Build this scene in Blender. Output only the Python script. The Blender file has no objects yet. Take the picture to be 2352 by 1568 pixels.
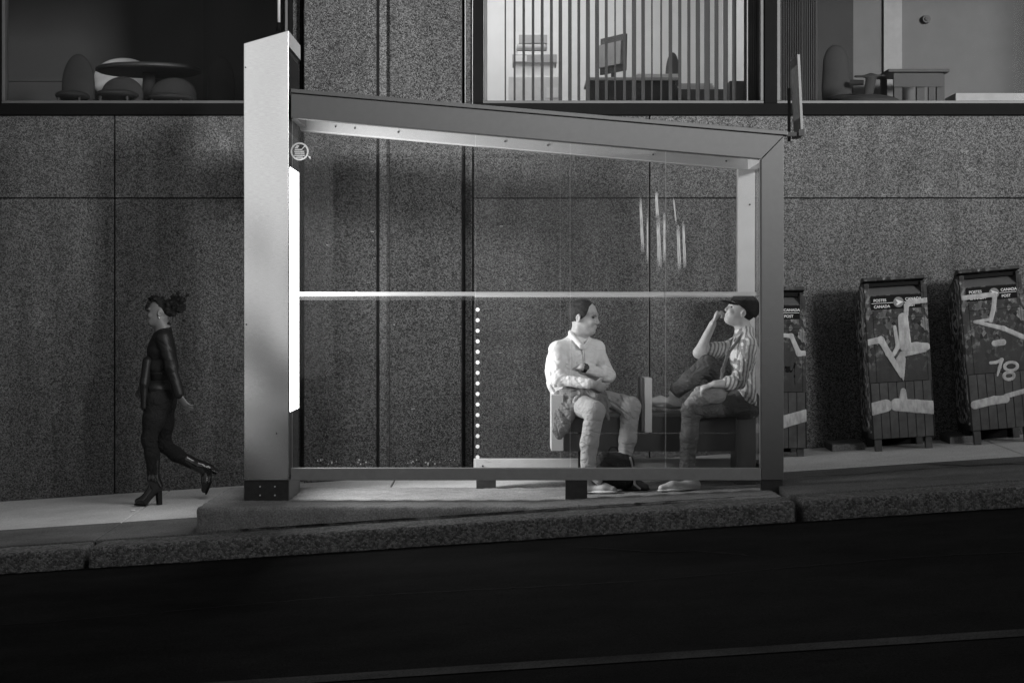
import bpy, bmesh, math, random
import numpy as np
from mathutils import Vector, Matrix, Euler
random.seed(7); RNG = np.random.default_rng(5)
S = bpy.context.scene
COL = S.collection
R = math.radians
# ------------------------------------------------------------------ camera, sky, sun, exposure
EYE = 1.45                      # eye height above the kerbside ground, metres
FPX = 4650.0                    # focal length in pixels of a 2352 px wide frame
cam = bpy.data.cameras.new('camera'); cam_o = bpy.data.objects.new('camera', cam); COL.objects.link(cam_o)
cam.sensor_width = 36.0; cam.lens = FPX / 2352 * 36.0; cam.shift_y = -0.0276
cam.clip_start = 0.1; cam.clip_end = 400
cam_o.location = (0, 0, EYE); cam_o.rotation_euler = (R(90), 0, 0)
S.camera = cam_o
S.cycles.sample_clamp_indirect = 2.0; S.cycles.sample_clamp_direct = 12.0
SUN_E, SUN_A = R(9), R(-30)     # low soft sun behind the camera, to its right
w = bpy.data.worlds.new('World'); S.world = w; w.use_nodes = True
nt = w.node_tree; nt.nodes.clear()
sky = nt.nodes.new('ShaderNodeTexSky'); sky.sky_type = 'NISHITA'; sky.sun_disc = False
sky.sun_elevation = SUN_E; sky.sun_rotation = R(180) + SUN_A
bw = nt.nodes.new('ShaderNodeRGBToBW'); bg = nt.nodes.new('ShaderNodeBackground'); wo = nt.nodes.new('ShaderNodeOutputWorld')
bg.inputs[1].default_value = 0.15
nt.links.new(sky.outputs[0], bw.inputs[0]); nt.links.new(bw.outputs[0], bg.inputs[0]); nt.links.new(bg.outputs[0], wo.inputs[0])
sun = bpy.data.lights.new('sun', 'SUN'); sun.energy = 4.4; sun.angle = R(9); sun.color = (1, 1, 1)
sun_o = bpy.data.objects.new('sun', sun); COL.objects.link(sun_o)
TOSUN = Vector((-math.sin(SUN_A) * math.cos(SUN_E), -math.cos(SUN_A) * math.cos(SUN_E), math.sin(SUN_E)))
sun_o.rotation_euler = TOSUN.to_track_quat('Z', 'Y').to_euler(); sun_o.location = (-6, -6, 9)
S.view_settings.view_transform = 'Standard'; S.view_settings.look = 'None'
S.view_settings.exposure = 0.0; S.view_settings.gamma = 1.0
OPP_H = 5.65; LIGHTBOX = 29.0; LIGHTBOX_OUT = 8.5; ROOM_MID = 20.0; ROOM_RIGHT = 16.0; ROOM_LEFT = 0.1
# ------------------------------------------------------------------ helpers
OFF = 0.0
def J(px, py, Y):               # a point at depth Y
    Y = Y + OFF
    return np.array([(px - 1176) * Y / FPX, Y, EYE + (719 - py) * Y / FPX])
SL = 0.0655                     # the street climbs to the right
def gz(x, Y): return 0.04 + SL * x + 0.025 * (Y - 15)
def rz(x, Y): return gz(x, 14.0) - 0.139 + 0.02 * (14 - Y)
LOC = {}
def link(name, me, mats, parent=None, local=False):
    o = bpy.data.objects.new(name, me); COL.objects.link(o)
    for m in (mats if isinstance(mats, (list, tuple)) else [mats]): me.materials.append(m)
    if parent is not None:
        base = LOC.get(parent, Vector((0, 0, 0)))
        if not local: me.transform(Matrix.Translation(-base))
        o.parent = parent; LOC[o] = base
    elif not local:
        n = len(me.vertices); a = np.empty(n * 3, np.float32); me.vertices.foreach_get('co', a); a = a.reshape(-1, 3)
        b = Vector(((a[:, 0].min() + a[:, 0].max()) / 2, (a[:, 1].min() + a[:, 1].max()) / 2, a[:, 2].min()))
        b = Vector([float(v) for v in b])
        me.transform(Matrix.Translation(-b)); o.location = b; LOC[o] = b
    return o
def tag(o, label=None, cat=None, group=None, kind=None):
    if label: o['label'] = label
    if cat: o['category'] = cat
    if group: o['group'] = group
    if kind: o['kind'] = kind
    return o
def thing(name, label, cat, loc, group=None, rot=None):
    o = bpy.data.objects.new(name, None); COL.objects.link(o); o.empty_display_size = 0.1
    o.location = loc; LOC[o] = Vector([float(v) for v in loc])
    if rot: o.rotation_euler = rot
    return tag(o, label, cat, group)
class MB:
    def __init__(s): s.bm = bmesh.new()
    def hull(s, pts, faces):
        v = [s.bm.verts.new([float(c) for c in p]) for p in pts]
        for f in faces: s.bm.faces.new([v[i] for i in f])
        return s
    def box(s, x0, x1, y0, y1, z0, z1):
        x0, x1 = min(x0, x1), max(x0, x1); y0, y1 = min(y0, y1), max(y0, y1); z0, z1 = min(z0, z1), max(z0, z1)
        return s.hull([(x0,y0,z0),(x1,y0,z0),(x1,y1,z0),(x0,y1,z0),(x0,y0,z1),(x1,y0,z1),(x1,y1,z1),(x0,y1,z1)],
                      [(0,3,2,1),(4,5,6,7),(0,1,5,4),(1,2,6,5),(2,3,7,6),(3,0,4,7)])
    def prism(s, poly, d0, d1, axis='y'):   # polygon in the other two axes, extruded along axis
        n = len(poly)
        def P(p, d):
            return (p[0], d, p[1]) if axis == 'y' else ((d, p[0], p[1]) if axis == 'x' else (p[0], p[1], d))
        v = [s.bm.verts.new(P(p, d0)) for p in poly] + [s.bm.verts.new(P(p, d1)) for p in poly]
        s.bm.faces.new(v[:n]); s.bm.faces.new(v[n:][::-1])
        for i in range(n): s.bm.faces.new((v[i], v[n + i], v[n + (i + 1) % n], v[(i + 1) % n]))
        return s
    def rod(s, a, b, r1, r2=None, n=12):
        a, b = Vector([float(c) for c in a]), Vector([float(c) for c in b]); r2 = r1 if r2 is None else r2
        q = (b - a).to_track_quat('Z', 'Y')
        ra = [s.bm.verts.new(a + q @ Vector((r1 * math.cos(t), r1 * math.sin(t), 0))) for t in [2 * math.pi * i / n for i in range(n)]]
        rb = [s.bm.verts.new(b + q @ Vector((r2 * math.cos(t), r2 * math.sin(t), 0))) for t in [2 * math.pi * i / n for i in range(n)]]
        for i in range(n): s.bm.faces.new((ra[i], ra[(i + 1) % n], rb[(i + 1) % n], rb[i]))
        s.bm.faces.new(ra[::-1]); s.bm.faces.new(rb); return s
    def lathe(s, c, prof, n=28):            # prof: (r, z)
        rings = []
        for r, z in prof:
            rings.append([s.bm.verts.new((c[0] + max(r, 1e-4) * math.cos(2 * math.pi * i / n), c[1] + max(r, 1e-4) * math.sin(2 * math.pi * i / n), c[2] + z)) for i in range(n)])
        for a, b in zip(rings, rings[1:]):
            for i in range(n): s.bm.faces.new((a[i], a[(i + 1) % n], b[(i + 1) % n], b[i]))
        s.bm.faces.new(rings[0][::-1]); s.bm.faces.new(rings[-1]); return s
    def mesh(s, name, bevel=0, smooth=False, seg=2):
        bmesh.ops.recalc_face_normals(s.bm, faces=s.bm.faces)
        if bevel: bmesh.ops.bevel(s.bm, geom=[e for e in s.bm.edges if e.is_manifold and e.calc_face_angle(0) > 0.5], offset=bevel, segments=seg, affect='EDGES', profile=0.6)
        me = bpy.data.meshes.new(name); s.bm.to_mesh(me); s.bm.free()
        if smooth:
            for p in me.polygons: p.use_smooth = True
        return me
    def build(s, name, mat, parent=None, bevel=0, smooth=False, local=False, seg=2):
        return link(name, s.mesh(name, bevel, smooth, seg), mat, parent, local)
# ------------------------------------------------------------------ materials (greys only: the photograph is black and white)
def newmat(name):
    m = bpy.data.materials.new(name); m.use_nodes = True; t = m.node_tree
    b = t.nodes['Principled BSDF']; return m, t, b
def g(v): return (v, v, v, 1)
def nd(t, typ, **kw):
    n = t.nodes.new(typ)
    for k, v in kw.items():
        if k.startswith('i_'): n.inputs[k[2:].replace('_', ' ')].default_value = v
        else: setattr(n, k, v)
    return n
def ramp(t, src, stops):
    r = nd(t, 'ShaderNodeValToRGB'); e = r.color_ramp.elements
    while len(e) < len(stops): e.new(0.5)
    for k, (p, v) in zip(e, stops): k.position = p; k.color = g(v)
    t.links.new(src, r.inputs[0]); return r.outputs[0]
def mul(t, a, b, op='MULTIPLY'):
    m = nd(t, 'ShaderNodeMath', operation=op)
    for i, v in enumerate((a, b)):
        if isinstance(v, (int, float)): m.inputs[i].default_value = v
        else: t.links.new(v, m.inputs[i])
    return m.outputs[0]
def coords(t, scale=(1, 1, 1)):
    c = nd(t, 'ShaderNodeTexCoord'); mp = nd(t, 'ShaderNodeMapping'); mp.inputs['Scale'].default_value = scale
    t.links.new(c.outputs['Object'], mp.inputs[0]); return mp.outputs[0]
def noise(t, co, scale, detail=3, rough=0.55):
    n = nd(t, 'ShaderNodeTexNoise'); n.inputs['Scale'].default_value = scale; n.inputs['Detail'].default_value = detail; n.inputs['Roughness'].default_value = rough
    t.links.new(co, n.inputs['Vector']); return n.outputs[0]
def bump(t, b, h, strength, dist):
    n = nd(t, 'ShaderNodeBump'); n.inputs['Strength'].default_value = strength; n.inputs['Distance'].default_value = dist
    t.links.new(h, n.inputs['Height']); t.links.new(n.outputs[0], b.inputs['Normal'])
def mat(name, col, rough=0.6, metal=0.0, var=0.15, vs=6.0, bs=0.0, bscale=60.0, bd=0.005, stretch=(1, 1, 1), spec=0.5, coat=0.0):
    m, t, b = newmat(name); co = coords(t, stretch)
    n = noise(t, co, vs, 5, 0.6)
    c = ramp(t, n, [(0.25, col * (1 - var)), (0.75, col * (1 + var))])
    t.links.new(c, b.inputs['Base Color'])
    b.inputs['Roughness'].default_value = rough; b.inputs['Metallic'].default_value = metal
    b.inputs['Specular IOR Level'].default_value = spec; b.inputs['Coat Weight'].default_value = coat
    if bs: bump(t, b, noise(t, co, bscale, 4), bs, bd)
    return m
def aggregate(name, lo, mid, hi, scale=58, bs=0.5, stains=0.0):
    m, t, b = newmat(name); co = coords(t)
    v = nd(t, 'ShaderNodeTexVoronoi'); v.inputs['Scale'].default_value = scale; t.links.new(co, v.inputs['Vector'])
    sp = nd(t, 'ShaderNodeSeparateColor'); t.links.new(v.outputs['Color'], sp.inputs[0])
    c = ramp(t, sp.outputs[0], [(0.05, lo), (0.5, mid), (0.95, hi)])
    c = mul(t, c, ramp(t, noise(t, co, 160, 3, 0.7), [(0.3, 0.7), (0.7, 1.3)]))
    big = ramp(t, noise(t, co, 0.8, 5, 0.6), [(0.3, 0.86), (0.7, 1.12)])
    c = mul(t, c, big)
    oi = nd(t, 'ShaderNodeObjectInfo'); c = mul(t, c, ramp(t, oi.outputs['Random'], [(0.0, 0.86), (1.0, 1.12)]))
    c = mul(t, c, ramp(t, noise(t, coords(t, (1, 1, 0.12)), 5.0, 4, 0.65), [(0.35, 0.80), (0.62, 1.06)]))   # runs of water
    if stains:
        s2 = ramp(t, noise(t, coords(t, (1, 1, 0.6)), 4.2, 2, 0.5), [(0.64, 1.0), (0.72, 1.0 + stains)]); c = mul(t, c, s2)
    t.links.new(c, b.inputs['Base Color']); b.inputs['Roughness'].default_value = 0.95; b.inputs['Specular IOR Level'].default_value = 0.15
    bump(t, b, mul(t, v.outputs['Distance'], -1.0), bs, 0.010)
    return m
def concrete(name, col, var=0.25, sp=0.35, bs=0.4):
    m, t, b = newmat(name); co = coords(t)
    big = ramp(t, noise(t, co, 1.6, 6, 0.65), [(0.3, 1 - var), (0.7, 1 + var)])
    fine = ramp(t, noise(t, co, 90, 3, 0.7), [(0.3, 1 - sp), (0.7, 1 + sp)])
    c = mul(t, mul(t, big, fine), col)
    t.links.new(c, b.inputs['Base Color']); b.inputs['Roughness'].default_value = 1.0; b.inputs['Specular IOR Level'].default_value = 0.05
    bump(t, b, noise(t, co, 70, 5, 0.7), bs, 0.01); return m
def emit(name, v):
    m = bpy.data.materials.new(name); m.use_nodes = True; t = m.node_tree; t.nodes.clear(); m.cycles.emission_sampling = 'FRONT'
    e = nd(t, 'ShaderNodeEmission'); e.inputs[0].default_value = g(1); e.inputs[1].default_value = v
    co = coords(t); n = ramp(t, noise(t, co, 2.2, 2), [(0.3, 0.8), (0.7, 1.1)]); t.links.new(n, e.inputs[0])
    o = nd(t, 'ShaderNodeOutputMaterial'); t.links.new(e.outputs[0], o.inputs[0]); return m
def glass(name, tint=0.94, dirt=0.012, refl=1.0):
    m = bpy.data.materials.new(name); m.use_nodes = True; t = m.node_tree; t.nodes.clear()
    tr = nd(t, 'ShaderNodeBsdfTransparent'); tr.inputs[0].default_value = g(tint)
    gl = nd(t, 'ShaderNodeBsdfGlossy'); gl.inputs['Roughness'].default_value = 0.02
    fr = nd(t, 'ShaderNodeFresnel'); fr.inputs[0].default_value = 1.45
    mx = nd(t, 'ShaderNodeMixShader'); t.links.new(mul(t, fr.outputs[0], refl), mx.inputs[0]); t.links.new(tr.outputs[0], mx.inputs[1]); t.links.new(gl.outputs[0], mx.inputs[2])
    df = nd(t, 'ShaderNodeBsdfDiffuse'); df.inputs[0].default_value = g(0.8)
    co = coords(t); d = ramp(t, noise(t, co, 3.0, 6, 0.7), [(0.35, dirt * 0.4), (0.8, dirt * 2.2)])
    m2 = nd(t, 'ShaderNodeMixShader'); t.links.new(d, m2.inputs[0]); t.links.new(mx.outputs[0], m2.inputs[1]); t.links.new(df.outputs[0], m2.inputs[2])
    o = nd(t, 'ShaderNodeOutputMaterial'); t.links.new(m2.outputs[0], o.inputs[0]); return m
def film(name, col, alpha, translucent=0.5):      # thin film stuck on glass: alpha is a function of nodes
    m = bpy.data.materials.new(name); m.use_nodes = True; t = m.node_tree; t.nodes.clear()
    tr = nd(t, 'ShaderNodeBsdfTransparent'); df = nd(t, 'ShaderNodeBsdfDiffuse'); tl = nd(t, 'ShaderNodeBsdfTranslucent')
    df.inputs[0].default_value = g(col); tl.inputs[0].default_value = g(col)
    a = nd(t, 'ShaderNodeMixShader'); a.inputs[0].default_value = translucent; t.links.new(df.outputs[0], a.inputs[1]); t.links.new(tl.outputs[0], a.inputs[2])
    b = nd(t, 'ShaderNodeMixShader'); t.links.new(tr.outputs[0], b.inputs[1]); t.links.new(a.outputs[0], b.inputs[2])
    if callable(alpha): t.links.new(alpha(t), b.inputs[0])
    else: b.inputs[0].default_value = alpha
    o = nd(t, 'ShaderNodeOutputMaterial'); t.links.new(b.outputs[0], o.inputs[0]); return m
def cloth(name, col, var=0.12, weave=0.25, rough=0.9, stripes=None):
    m, t, b = newmat(name); co = coords(t)
    c = ramp(t, noise(t, co, 9, 4), [(0.3, col * (1 - var)), (0.7, col * (1 + var))])
    if stripes:
        dirv, period, dark, duty = stripes
        dp = nd(t, 'ShaderNodeVectorMath', operation='DOT_PRODUCT'); t.links.new(co, dp.inputs[0]); dp.inputs[1].default_value = [d / period for d in dirv]
        wob = mul(t, noise(t, co, 4, 2), 0.7)
        f = nd(t, 'ShaderNodeMath', operation='FRACT'); t.links.new(mul(t, dp.outputs['Value'], wob, 'ADD'), f.inputs[0])
        k = ramp(t, f.outputs[0], [(duty - 0.04, dark), (duty + 0.04, 1.0)]); c = mul(t, c, k)
    t.links.new(c, b.inputs['Base Color']); b.inputs['Roughness'].default_value = rough; b.inputs['Specular IOR Level'].default_value = 0.2
    b.inputs['Sheen Weight'].default_value = 0.1 if col > 0.3 else 0.0
    fo = nd(t, 'ShaderNodeTexNoise'); fo.inputs['Scale'].default_value = 7.5; fo.inputs['Detail'].default_value = 4; fo.inputs['Distortion'].default_value = 1.2; t.links.new(coords(t, (1, 1, 1.5)), fo.inputs['Vector'])
    rd = nd(t, 'ShaderNodeMath', operation='ABSOLUTE'); t.links.new(mul(t, fo.outputs[0], -0.5, 'ADD'), rd.inputs[0])
    rd2 = ramp(t, rd.outputs[0], [(0.0, 0.0), (0.14, 1.0)])
    bump(t, b, mul(t, rd2, mul(t, noise(t, co, 60, 4), 0.25), 'ADD'), min(1.0, weave * 1.6), 0.016); return m
M = {}
M['wall'] = aggregate('exposed_aggregate_concrete', 0.030, 0.088, 0.170, scale=125, stains=0.35)
M['pier'] = aggregate('coarse_aggregate_concrete', 0.030, 0.098, 0.185, scale=108, bs=1.0)
M['mortar'] = aggregate('mortar_joint', 0.05, 0.12, 0.22, scale=110)
M['joint'] = mat('joint_sealant', 0.012, 0.9, spec=0.1)
M['frame_dark'] = mat('dark_bronze_metal', 0.006, 0.8, 0.0, spec=0.1)
M['frame_light'] = mat('grey_aluminium_trim', 0.10, 0.5, 0.1, bs=0.1)
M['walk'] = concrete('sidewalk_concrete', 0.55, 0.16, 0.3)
M['walk_old_shade'] = concrete('old_and_shade_concrete', 0.13, 0.3, 0.45)
M['pad'] = concrete('pad_concrete', 0.25, 0.3, 0.45, 0.7)
M['kerb'] = aggregate('granite_kerb', 0.06, 0.12, 0.22, scale=75, bs=0.6)
M['asphalt'] = concrete('asphalt', 0.009, 0.5, 0.9, 1.0)
M['paint_line'] = concrete('worn_road_paint', 0.055, 0.6, 0.6)
M['glass'] = glass('shelter_glass', 0.93, 0.006, 0.5)
M['win_glass'] = glass('window_glass', 0.93, 0.002, 0.08)
M['glass_edge'] = mat('glass_edge', 0.75, 0.3)
M['alu'] = mat('brushed_aluminium_frame', 0.11, 0.5, 0.35, 0.06, 20, 0.05, 200, stretch=(1, 1, 1))
M['alu_light'] = mat('pale_painted_metal', 0.66, 0.45, 0.1, 0.06)
M['alu_dark'] = mat('dark_metal_base', 0.035, 0.6, 0.3, 0.3, 25, 0.2)
M['rubber'] = mat('black_rubber', 0.008, 0.85, spec=0.1)
M['alu_rail'] = mat('lightened_aluminium_rail', 0.27, 0.5, 0.3, 0.12, 14)  # frame metal lightened to make up for the shade low down
M['white_paint'] = mat('white_painted_metal', 0.7, 0.4)
def pillar_metal():
    m, t, b = newmat('oil_canned_steel'); co = coords(t, (1.0, 1.0, 0.8))
    b.inputs['Base Color'].default_value = g(0.72); b.inputs['Metallic'].default_value = 0.9; b.inputs['Roughness'].default_value = 0.16
    c = ramp(t, noise(t, coords(t, (3, 3, 40)), 8, 3), [(0.3, 0.66), (0.7, 0.76)]); t.links.new(c, b.inputs['Base Color'])
    bump(t, b, mul(t, noise(t, co, 1.9, 0.0, 0.4), mul(t, noise(t, coords(t, (0.3, 1, 1)), 26, 2), 0.003), 'ADD'), 0.2, 0.06); return m
M['pillar'] = pillar_metal()
# ------------------------------------------------------------------ smooth solids: signed distances -> surface nets
class SDF:
    def __init__(s, h=0.006): s.h = h; s.p = []; s.post = []; s.lo = np.full(3, 1e9); s.hi = np.full(3, -1e9)
    def _add(s, fn, lo, hi, k, op):
        lo = np.asarray(lo, float); hi = np.asarray(hi, float); s.p.append((fn, lo, hi, k, op))
        if op == 'u': s.lo = np.minimum(s.lo, lo); s.hi = np.maximum(s.hi, hi)
        return s
    def cap(s, a, b, r1, r2=None, k=0.02, sq=None, op='u'):
        a = np.asarray(a, float); b = np.asarray(b, float); r2 = r1 if r2 is None else r2
        f = 1.0
        if sq is not None: ax = np.asarray(sq[0], float); ax = ax / np.linalg.norm(ax); f = sq[1]
        ab = b - a; L2 = max(float(ab @ ab), 1e-9); mid = (a + b) / 2
        def fn(X, Y, Z):
            PX, PY, PZ = X, Y, Z; A = a; AB = ab; l2 = L2
            if sq is not None:      # stretch space along ax by 1/f
                q = (X - mid[0]) * ax[0] + (Y - mid[1]) * ax[1] + (Z - mid[2]) * ax[2]; e = (1 / f - 1) * q
                PX = X + e * ax[0]; PY = Y + e * ax[1]; PZ = Z + e * ax[2]
                A = a + (1 / f - 1) * ((a - mid) @ ax) * ax; B = b + (1 / f - 1) * ((b - mid) @ ax) * ax; AB = B - A; l2 = max(float(AB @ AB), 1e-9)
            t = np.clip(((PX - A[0]) * AB[0] + (PY - A[1]) * AB[1] + (PZ - A[2]) * AB[2]) / l2, 0, 1)
            d = np.sqrt((PX - A[0] - t * AB[0]) ** 2 + (PY - A[1] - t * AB[1]) ** 2 + (PZ - A[2] - t * AB[2]) ** 2) - (r1 + (r2 - r1) * t)
            return d * min(f, 1.0)
        r = max(r1, r2) * max(f, 1.0) + 0.01
        return s._add(fn, np.minimum(a, b) - r, np.maximum(a, b) + r, k, op)
    def path(s, pts, rs, k=0.02, sq=None):
        for i in range(len(pts) - 1): s.cap(pts[i], pts[i + 1], rs[i], rs[i + 1], k, sq)
        return s
    def ell(s, c, r, axes=None, k=0.02, op='u'):
        c = np.asarray(c, float); r = np.asarray(r, float)
        A = np.eye(3) if axes is None else np.array([np.asarray(v, float) / np.linalg.norm(v) for v in axes])
        def fn(X, Y, Z):
            x, y, z = X - c[0], Y - c[1], Z - c[2]; q = 0; q2 = 0
            for i in range(3):
                u = A[i, 0] * x + A[i, 1] * y + A[i, 2] * z; q = q + (u / r[i]) ** 2; q2 = q2 + (u / r[i] ** 2) ** 2
            q = np.sqrt(q); return q * (q - 1) / np.maximum(np.sqrt(q2), 1e-6)
        R_ = r.max() + 0.01
        return s._add(fn, c - R_, c + R_, k, op)
    def cut(s, c, n):          # keep the side opposite to n
        c = np.asarray(c, float); n = np.asarray(n, float); n = n / np.linalg.norm(n)
        s.post.append(lambda X, Y, Z, F: np.maximum(F, (X - c[0]) * n[0] + (Y - c[1]) * n[1] + (Z - c[2]) * n[2])); return s
    def wr(s, c, d, freq, amp, rad, ph=0.0):   # cloth folds
        c = np.asarray(c, float); d = np.asarray(d, float); d = d / np.linalg.norm(d)
        def fn(X, Y, Z, F):
            x, y, z = X - c[0], Y - c[1], Z - c[2]; q = x * d[0] + y * d[1] + z * d[2]
            wob = 0.9 * np.sin(17 * x + 1.3 + ph) + 0.8 * np.sin(21 * y + 0.4 + ph) + 0.7 * np.sin(13 * z + ph)
            e = np.exp(-(x * x + y * y + z * z) / rad ** 2)
            return F - 0.35 * amp * e * (np.sin(freq * q + wob + ph))
        s.post.append(fn)
        def fn2(X, Y, Z, F):
            x, y, z = X - c[0], Y - c[1], Z - c[2]; q = x * d[0] + y * d[1] + z * d[2]
            wob = 1.1 * np.sin(19 * x + 2.1 + ph) + 0.9 * np.sin(16 * y + 1.4 + ph) + 0.8 * np.sin(15 * z + ph)
            e = np.exp(-(x * x + y * y + z * z) / (rad * 1.15) ** 2)
            return F + 1.25 * amp * e * (1 - np.abs(np.sin(freq * 0.75 * q + wob + 2 * ph))) ** 3
        s.post.append(fn2); return s
    def lump(s, amp, fr):
        s.post.append(lambda X, Y, Z, F: F - amp * (np.sin(fr * X + 1) * np.sin(fr * 1.13 * Y + 2) * np.sin(fr * 0.9 * Z) + 0.5 * np.sin(2.3 * fr * X) * np.sin(2.1 * fr * Z + 1) * np.sin(1.9 * fr * Y))); return s
    def mesh(s, name):
        h = s.h; lo = s.lo - 4 * h; hi = s.hi + 4 * h
        n = np.ceil((hi - lo) / h).astype(int) + 1
        ax = [(lo[i] + h * np.arange(n[i])).astype(np.float32) for i in range(3)]
        F = np.full(n, 0.3, np.float32)
        for fn, l, u, k, op in s.p:
            m = k + 3 * h
            i0 = np.maximum(((l - m - lo) / h).astype(int), 0); i1 = np.minimum(((u + m - lo) / h).astype(int) + 2, n)
            if (i1 <= i0).any(): continue
            sl = tuple(slice(i0[i], i1[i]) for i in range(3))
            X = ax[0][sl[0]][:, None, None]; Y = ax[1][sl[1]][None, :, None]; Z = ax[2][sl[2]][None, None, :]
            d = fn(X, Y, Z).astype(np.float32); A = F[sl]
            if op == 'u':
                hh = np.maximum(k - np.abs(A - d), 0) / k; F[sl] = np.minimum(A, d) - hh * hh * k * 0.25
            else:
                d = -d; hh = np.maximum(k - np.abs(A - d), 0) / k; F[sl] = np.maximum(A, d) + hh * hh * k * 0.25
        X = ax[0][:, None, None]; Y = ax[1][None, :, None]; Z = ax[2][None, None, :]
        for fn in s.post: F = fn(X, Y, Z, F).astype(np.float32)
        F[0], F[-1], F[:, 0], F[:, -1], F[:, :, 0], F[:, :, -1] = [np.float32(0.1)] * 6
        I = F < 0
        c = [I[a:n[0] - 1 + a, b:n[1] - 1 + b, d:n[2] - 1 + d] for a in (0, 1) for b in (0, 1) for d in (0, 1)]
        allv = c[0].copy(); anyv = c[0].copy()
        for q in c[1:]: allv &= q; anyv |= q
        idx = np.argwhere(anyv & ~allv); vid = np.full(anyv.shape, -1, np.int64); vid[tuple(idx.T)] = np.arange(len(idx))
        acc = np.zeros((len(idx), 3)); cnt = np.zeros(len(idx))
        for d in range(3):
            o1, o2 = [q for q in range(3) if q != d]
            for a in (0, 1):
                for b in (0, 1):
                    p0 = idx.copy(); p0[:, o1] += a; p0[:, o2] += b; p1 = p0.copy(); p1[:, d] += 1
                    f0 = F[tuple(p0.T)]; f1 = F[tuple(p1.T)]; m = (f0 < 0) != (f1 < 0)
                    t = f0[m] / (f0[m] - f1[m]); q = p0[m].astype(float); q[:, d] += t; acc[m] += q; cnt[m] += 1
        V = lo + h * (acc / cnt[:, None]); faces = []
        for d in range(3):
            o1, o2 = [q for q in range(3) if q != d]
            a = [slice(None)] * 3; b = [slice(None)] * 3; a[d] = slice(0, n[d] - 1); b[d] = slice(1, n[d])
            e = np.argwhere(I[tuple(a)] != I[tuple(b)]); ins = I[tuple(e.T)]
            def cell(da, db):
                q = e.copy(); q[:, o1] -= da; q[:, o2] -= db; return vid[tuple(q.T)]
            Q = np.stack([cell(0, 0), cell(1, 0), cell(1, 1), cell(0, 1)], 1)
            fl = ins if d != 1 else ~ins
            Q[~fl] = Q[~fl][:, ::-1]; faces.append(Q)
        Q = np.concatenate(faces); Q = Q[(Q >= 0).all(1)]
        me = bpy.data.meshes.new(name); me.vertices.add(len(V)); me.vertices.foreach_set('co', V.astype(np.float32).ravel())
        me.loops.add(Q.size); me.loops.foreach_set('vertex_index', Q.astype(np.int32).ravel())
        me.polygons.add(len(Q)); me.polygons.foreach_set('loop_start', np.arange(0, Q.size, 4, dtype=np.int32))
        me.polygons.foreach_set('use_smooth', np.ones(len(Q), bool)); me.update(calc_edges=True); me.validate()
        return me
    def build(s, name, m, parent=None, local=False): return link(name, s.mesh(name), m, parent, local)
def text_mesh(txt, size, at, m, parent, name='lettering', right=(1, 0, 0), up=(0, 0, 1), local=True, sx=1.0, align='LEFT', depth=0.0012, bold=0.0):
    cu = bpy.data.curves.new('t', 'FONT'); cu.body = txt; cu.size = size; cu.extrude = depth; cu.align_x = align; cu.offset = bold
    o = bpy.data.objects.new('t', cu); COL.objects.link(o)
    me = bpy.data.meshes.new_from_object(o.evaluated_get(bpy.context.evaluated_depsgraph_get()))
    bpy.data.objects.remove(o); bpy.data.curves.remove(cu)
    rt = Vector(right).normalized(); u = Vector(up).normalized(); nn = rt.cross(u)
    mt = Matrix((rt * sx, u, nn)).transposed().to_4x4(); mt.translation = Vector([float(c) for c in at]); me.transform(mt)
    me.materials.clear()
    return link(name, me, m, parent, local)
def sdfbox(x0, x1, y0, y1, z0, z1, r, h, amp, fr, zf):
    s = SDF(h); c = np.array([(x0 + x1) / 2, (y0 + y1) / 2, (z0 + z1) / 2]); e = np.array([(x1 - x0) / 2, (y1 - y0) / 2, (z1 - z0) / 2]) - r
    def fn(X, Y, Z):
        qx, qy, qz = np.abs(X - c[0]) - e[0], np.abs(Y - c[1]) - e[1], np.abs(Z - c[2]) - e[2]
        return np.sqrt(np.maximum(qx, 0) ** 2 + np.maximum(qy, 0) ** 2 + np.maximum(qz, 0) ** 2) + np.minimum(np.maximum(np.maximum(qx, qy), qz), 0) - r
    s._add(fn, (x0, y0, z0), (x1, y1, z1), 0.01, 'u'); s.lump(amp, fr); s.lump(amp * 0.5, fr * 2.7)
    me = s.mesh('m'); n = len(me.vertices); a = np.empty(n * 3, np.float32); me.vertices.foreach_get('co', a); a = a.reshape(-1, 3)
    a[:, 2] += zf(a[:, 0]); me.vertices.foreach_set('co', a.ravel()); me.update(); return me
def join(mes):
    bm = bmesh.new()
    for m in mes: bm.from_mesh(m); bpy.data.meshes.remove(m)
    me = bpy.data.meshes.new('m'); bm.to_mesh(me); bm.free()
    return me
# ------------------------------------------------------------------ ground
def sheet(name, x0, x1, y0, y1, zf, m, nx=20, ny=8, dz=0.0):
    v = []; f = []
    for j in range(ny + 1):
        for i in range(nx + 1):
            x = x0 + (x1 - x0) * i / nx; y = y0 + (y1 - y0) * j / ny; v.append((x, y, zf(x, y) + dz))
    for j in range(ny):
        for i in range(nx):
            a = j * (nx + 1) + i; f.append((a, a + 1, a + nx + 2, a + nx + 1))
    me = bpy.data.meshes.new(name); me.from_pydata(v, [], f); return link(name, me, m)
tag(sheet('ground', -60, 60, -45, 45, lambda x, y: SL * x - 0.75, M['walk_old_shade']), 'dark earth and rubble under the sloping street', 'ground', kind='structure')
tag(sheet('road', -45, 45, -1.5, 14.0, rz, M['asphalt'], 40, 30), 'dark asphalt road climbing gently to the right', 'road', kind='structure')
tag(sheet('road_line', -45, 45, 8.28, 8.47, rz, M['paint_line'], 40, 1, 0.004), 'worn pale painted line along the dark road', 'road marking', kind='structure')
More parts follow.
